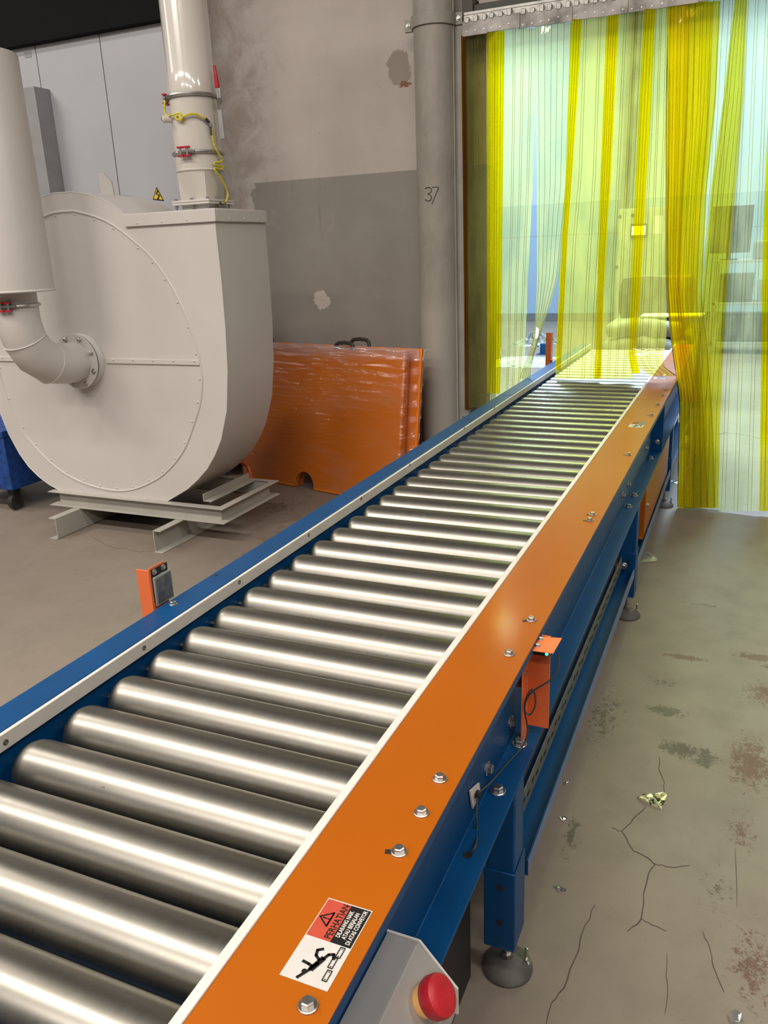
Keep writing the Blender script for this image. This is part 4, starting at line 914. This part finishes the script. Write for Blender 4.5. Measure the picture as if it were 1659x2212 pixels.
# ================================================================== PACKING ROOM beyond the curtain
# control cabinet by the far wall
KY = 18.35
a_, b_ = Yp(1337, 452, KY), Yp(1443, 445, KY)
kc = thing('control_cabinet', ((a_.x + b_.x) / 2, KY, 0), 'pale grey control cabinet with a lit display, against the far wall behind the curtain', 'cabinet')
MB().box(a_.x, b_.x, KY, KY + .5, .08, a_.z).build('cabinet_body', 'cabinet', kc, bevel=.01)
MB().box(a_.x + .02, b_.x - .02, KY + .02, KY + .48, 0, .08).build('plinth', 'black', kc)
xm = a_.x + (b_.x - a_.x) * .62
for x0, x1 in ((a_.x + .02, xm - .01), (xm + .01, b_.x - .02)): MB().box(x0, x1, KY - .02, KY, .12, a_.z - .04).build('cabinet_door', 'cabinet', kc, bevel=.006)
def pan(x0, y0, x1, y1, yy, name, mat, par, t=.03):
    p, q = Yp(x0, y0, yy), Yp(x1, y1, yy); return MB().box(min(p.x, q.x), max(p.x, q.x), yy, yy + t, min(p.z, q.z), max(p.z, q.z)).build(name, mat, par, bevel=.002)
pan(1363, 484, 1397, 513, KY - .05, 'display_frame', 'screen', kc)
pan(1365, 489, 1394, 507, KY - .055, 'display', 'screen_lit', kc, .006)
pan(1413, 467, 1430, 505, KY - .026, 'document', 'paper', kc, .006)
for px, py in ((1339, 468), (1332, 577), (1367, 465)): p = Yp(px, py, KY - .03); MB().cyl(p, p + Vector((0, .02, 0)), .035, n=12).build('lock', 'black', kc)
ca = thing('conduit', (a_.x + .18, 18.9, a_.z), 'dark vertical cable conduit on the far wall above the cabinet', 'conduit')
for px0, px1, w_ in ((1361, 1346, .05), (1375, 1362, .03)):
    p, q = Yp(px0, 120, 18.92), Yp(px1, 446, 18.92); MB().box(q.x - w_, q.x + w_, 18.86, 18.99, a_.z, 7.4).build('conduit_pipe', paint('conduit_grey', (.20, .21, .20), .5), ca, bevel=.01)
# stack of wrapped bundles on a pallet just behind the conveyor end
SY = 8.9
st_ = thing('bundle_stack', (Yp(1400, 700, SY + .5).x, SY + .5, 0), 'dark stack of film-wrapped bundles on a pallet behind the conveyor end', 'stack')
def lump(x0, x1, y0, y1, z0, z1, name, mat, sag=.03, lean=0.0):
    nx, ny = 14, 8; mb = MB(); rows = []
    ring = lambda t: [(x0, y0), (x1, y0), (x1, y1), (x0, y1)]
    bot, tp = [], []
    per = [(x0 + (x1 - x0) * i / nx, y0) for i in range(nx)] + [(x1, y0 + (y1 - y0) * i / ny) for i in range(ny)] + [(x1 - (x1 - x0) * i / nx, y1) for i in range(nx)] + [(x0, y1 - (y1 - y0) * i / ny) for i in range(ny)]
    cx, cy2 = (x0 + x1) / 2, (y0 + y1) / 2; L = []
    ph = random.uniform(0, 6)
    for t, k_ in ((0, .97), (.25, 1.02), (.6, 1.03), (.85, 1.0), (1, .93)):
        L.append([Vector((cx + (x - cx) * k_ + lean * t, cy2 + (y - cy2) * k_ + .012 * math.sin(i * 1.7 + t * 4 + ph), z0 + (z1 - z0) * t - sag * math.sin(i * .45 + ph) * (0 if t in (0, .25) else t))) for i, (x, y) in enumerate(per)])
    n2 = len(per); vs = [p for r in L for p in r]
    fs = [(r * n2 + i, r * n2 + (i + 1) % n2, (r + 1) * n2 + (i + 1) % n2, (r + 1) * n2 + i) for r in range(4) for i in range(n2)] + [tuple(range(n2))[::-1]]
    vs.append(Vector((cx + lean, cy2, z1 + .01))); fs += [(4 * n2 + i, 4 * n2 + (i + 1) % n2, len(vs) - 1) for i in range(n2)]
    return mb.add(vs, fs).build(name, mat, st_, sharp=60)
xl, xr = Yp(1298, 700, SY).x, Yp(1500, 700, SY).x
for i in range(5): MB().box(xl + (xr - xl) * i / 5 + .02, xl + (xr - xl) * (i + .75) / 5, SY, SY + 1.0, .10, .125).build('pallet_board', paint('pallet_wood', (.30, .22, .13), .7), st_)
for y in (SY + .02, SY + .45, SY + .88): MB().box(xl, xr, y, y + .09, 0, .10).build('pallet_bearer', 'tarp', st_)
lump(xl, xr, SY, SY + 1.0, .125, .50, 'bundle', 'tarp_pale')
lump(xl + .02, xr - .05, SY + .02, SY + .98, .51, .72, 'bundle', 'tarp_pale', .025)
lump(xl + .06, xr - .12, SY + .04, SY + .95, .73, .90, 'bundle', 'tarp_pale', .02)
p = Yp(1320, 600, SY + .6); lump(xl + .12, xl + .85, SY + .45, SY + .95, .90, p.z, 'backrest_bundle', 'tarp', .01)
q = Yp(1392, 632, SY + .4); MB().box(q.x, q.x + .62, SY + .12, SY + .44, .925, .945).build('loose_sheet', 'paper', st_, bevel=.004)
# workbench with monitor
WY = 13.4
x0, x1 = Yp(1545, 560, WY).x, Yp(1700, 560, WY).x
wb = thing('workbench', ((x0 + x1) / 2, WY + .35, 0), 'grey steel workbench with shelves behind the right side of the curtain', 'workbench')
for z in (.14, .72, 1.32): MB().box(x0, x1, WY, WY + .7, z, z + .04).build('shelf', 'panel_grey', wb, bevel=.004)
for x in (x0, x1 - .05):
    for y in (WY, WY + .65): MB().box(x, x + .05, y, y + .05, 0, 1.32).build('post', 'panel_grey', wb)
p, q = Yp(1528, 447, WY + .2), Yp(1596, 512, WY + .2)
mo = thing('monitor', ((p.x + q.x) / 2 + .10, WY + .3, 1.36), 'dark flat monitor standing on the workbench behind the curtain', 'monitor')
MB().box(x0 - .10, x0 + .46, WY + .2, WY + .24, 1.46, p.z).build('screen_panel', 'screen', mo, bevel=.006)
MB().box(x0 + .14, x0 + .20, WY + .24, WY + .27, 1.37, 1.60).box(x0 + .05, x0 + .30, WY + .14, WY + .38, 1.36, 1.375).build('monitor_stand', 'black', mo, bevel=.003)
pr = tag(MB().box(x0 + .50, x0 + 1.05, WY + .1, WY + .6, 1.36, 1.62).build('label_printer', paint('printer_grey', (.16, .17, .18), .4), None, bevel=.03), 'dark grey box-shaped printer beside the monitor on the workbench', 'printer')
bx1 = tag(MB().box(x0 + .08, x0 + .55, WY + .08, WY + .6, .76, 1.16).build('storage_box', paint('box_black', (.04, .045, .05), .4), None, bevel=.01), 'black storage box on the middle shelf of the workbench', 'box')
bx2 = tag(MB().box(x0 + .62, x0 + 1.08, WY + .08, WY + .6, .76, 1.05).build('storage_box', paint('box_grey', (.22, .23, .24), .4), None, bevel=.01), 'grey storage box on the middle shelf of the workbench', 'box')
bx3 = tag(MB().box(x0 + .12, x0 + 1.0, WY + .06, WY + .62, .18, .56).build('storage_bin', paint('bin_dark', (.05, .055, .06), .5), None, bevel=.02), 'dark storage bin on the lowest shelf of the workbench', 'bin')
# crumpled plastic and small blue stand on the floor left of the conveyor, seen through the gap
def crumple(cx, cy, rx, ry, h, name, mat, label, cat, seed=3):
    rnd = random.Random(seed); n2 = 16; rows = []
    for i in range(n2 + 1):
        r = []
        for j in range(n2 + 1):
            u, v = i / n2 * 2 - 1, j / n2 * 2 - 1; rad = math.hypot(u, v)
            z = h * max(0, 1 - rad) * rnd.uniform(.3, 1.0) + .002 + (.03 * h * rnd.random() if rad < 1 else 0)
            r.append(Vector((cx + u * rx * (1 + .15 * rnd.uniform(-1, 1)), cy + v * ry * (1 + .15 * rnd.uniform(-1, 1)), z)))
        rows.append(r)
    mb = MB().grid(rows); o = mb.build(name, mat, None, flat=True); tag(o, label, cat); return o
p = Zp(1158, 742, 0); crumple(p.x, p.y, .36, .5, .30, 'foil_bag', 'foil_silver', 'crumpled silver foil bag on the floor of the packing room left of the conveyor', 'bag', 5)
p = Zp(1128, 782, 0); crumple(p.x, p.y, .50, .6, .10, 'plastic_sheet', 'sheet_blue', 'crumpled pale plastic sheet on the packing room floor left of the conveyor', 'sheet', 9)
p = Zp(1172, 766, 0)
bs = thing('blue_stand', p, 'short blue steel stand on the packing room floor left of the conveyor', 'stand')
MB().box(p.x - .045, p.x + .045, p.y, p.y + .09, .012, .17).build('stand_post', 'blue', bs, bevel=.004)
MB().box(p.x - .09, p.x + .09, p.y - .05, p.y + .14, 0, .012).build('stand_base', 'blue', bs, bevel=.002)
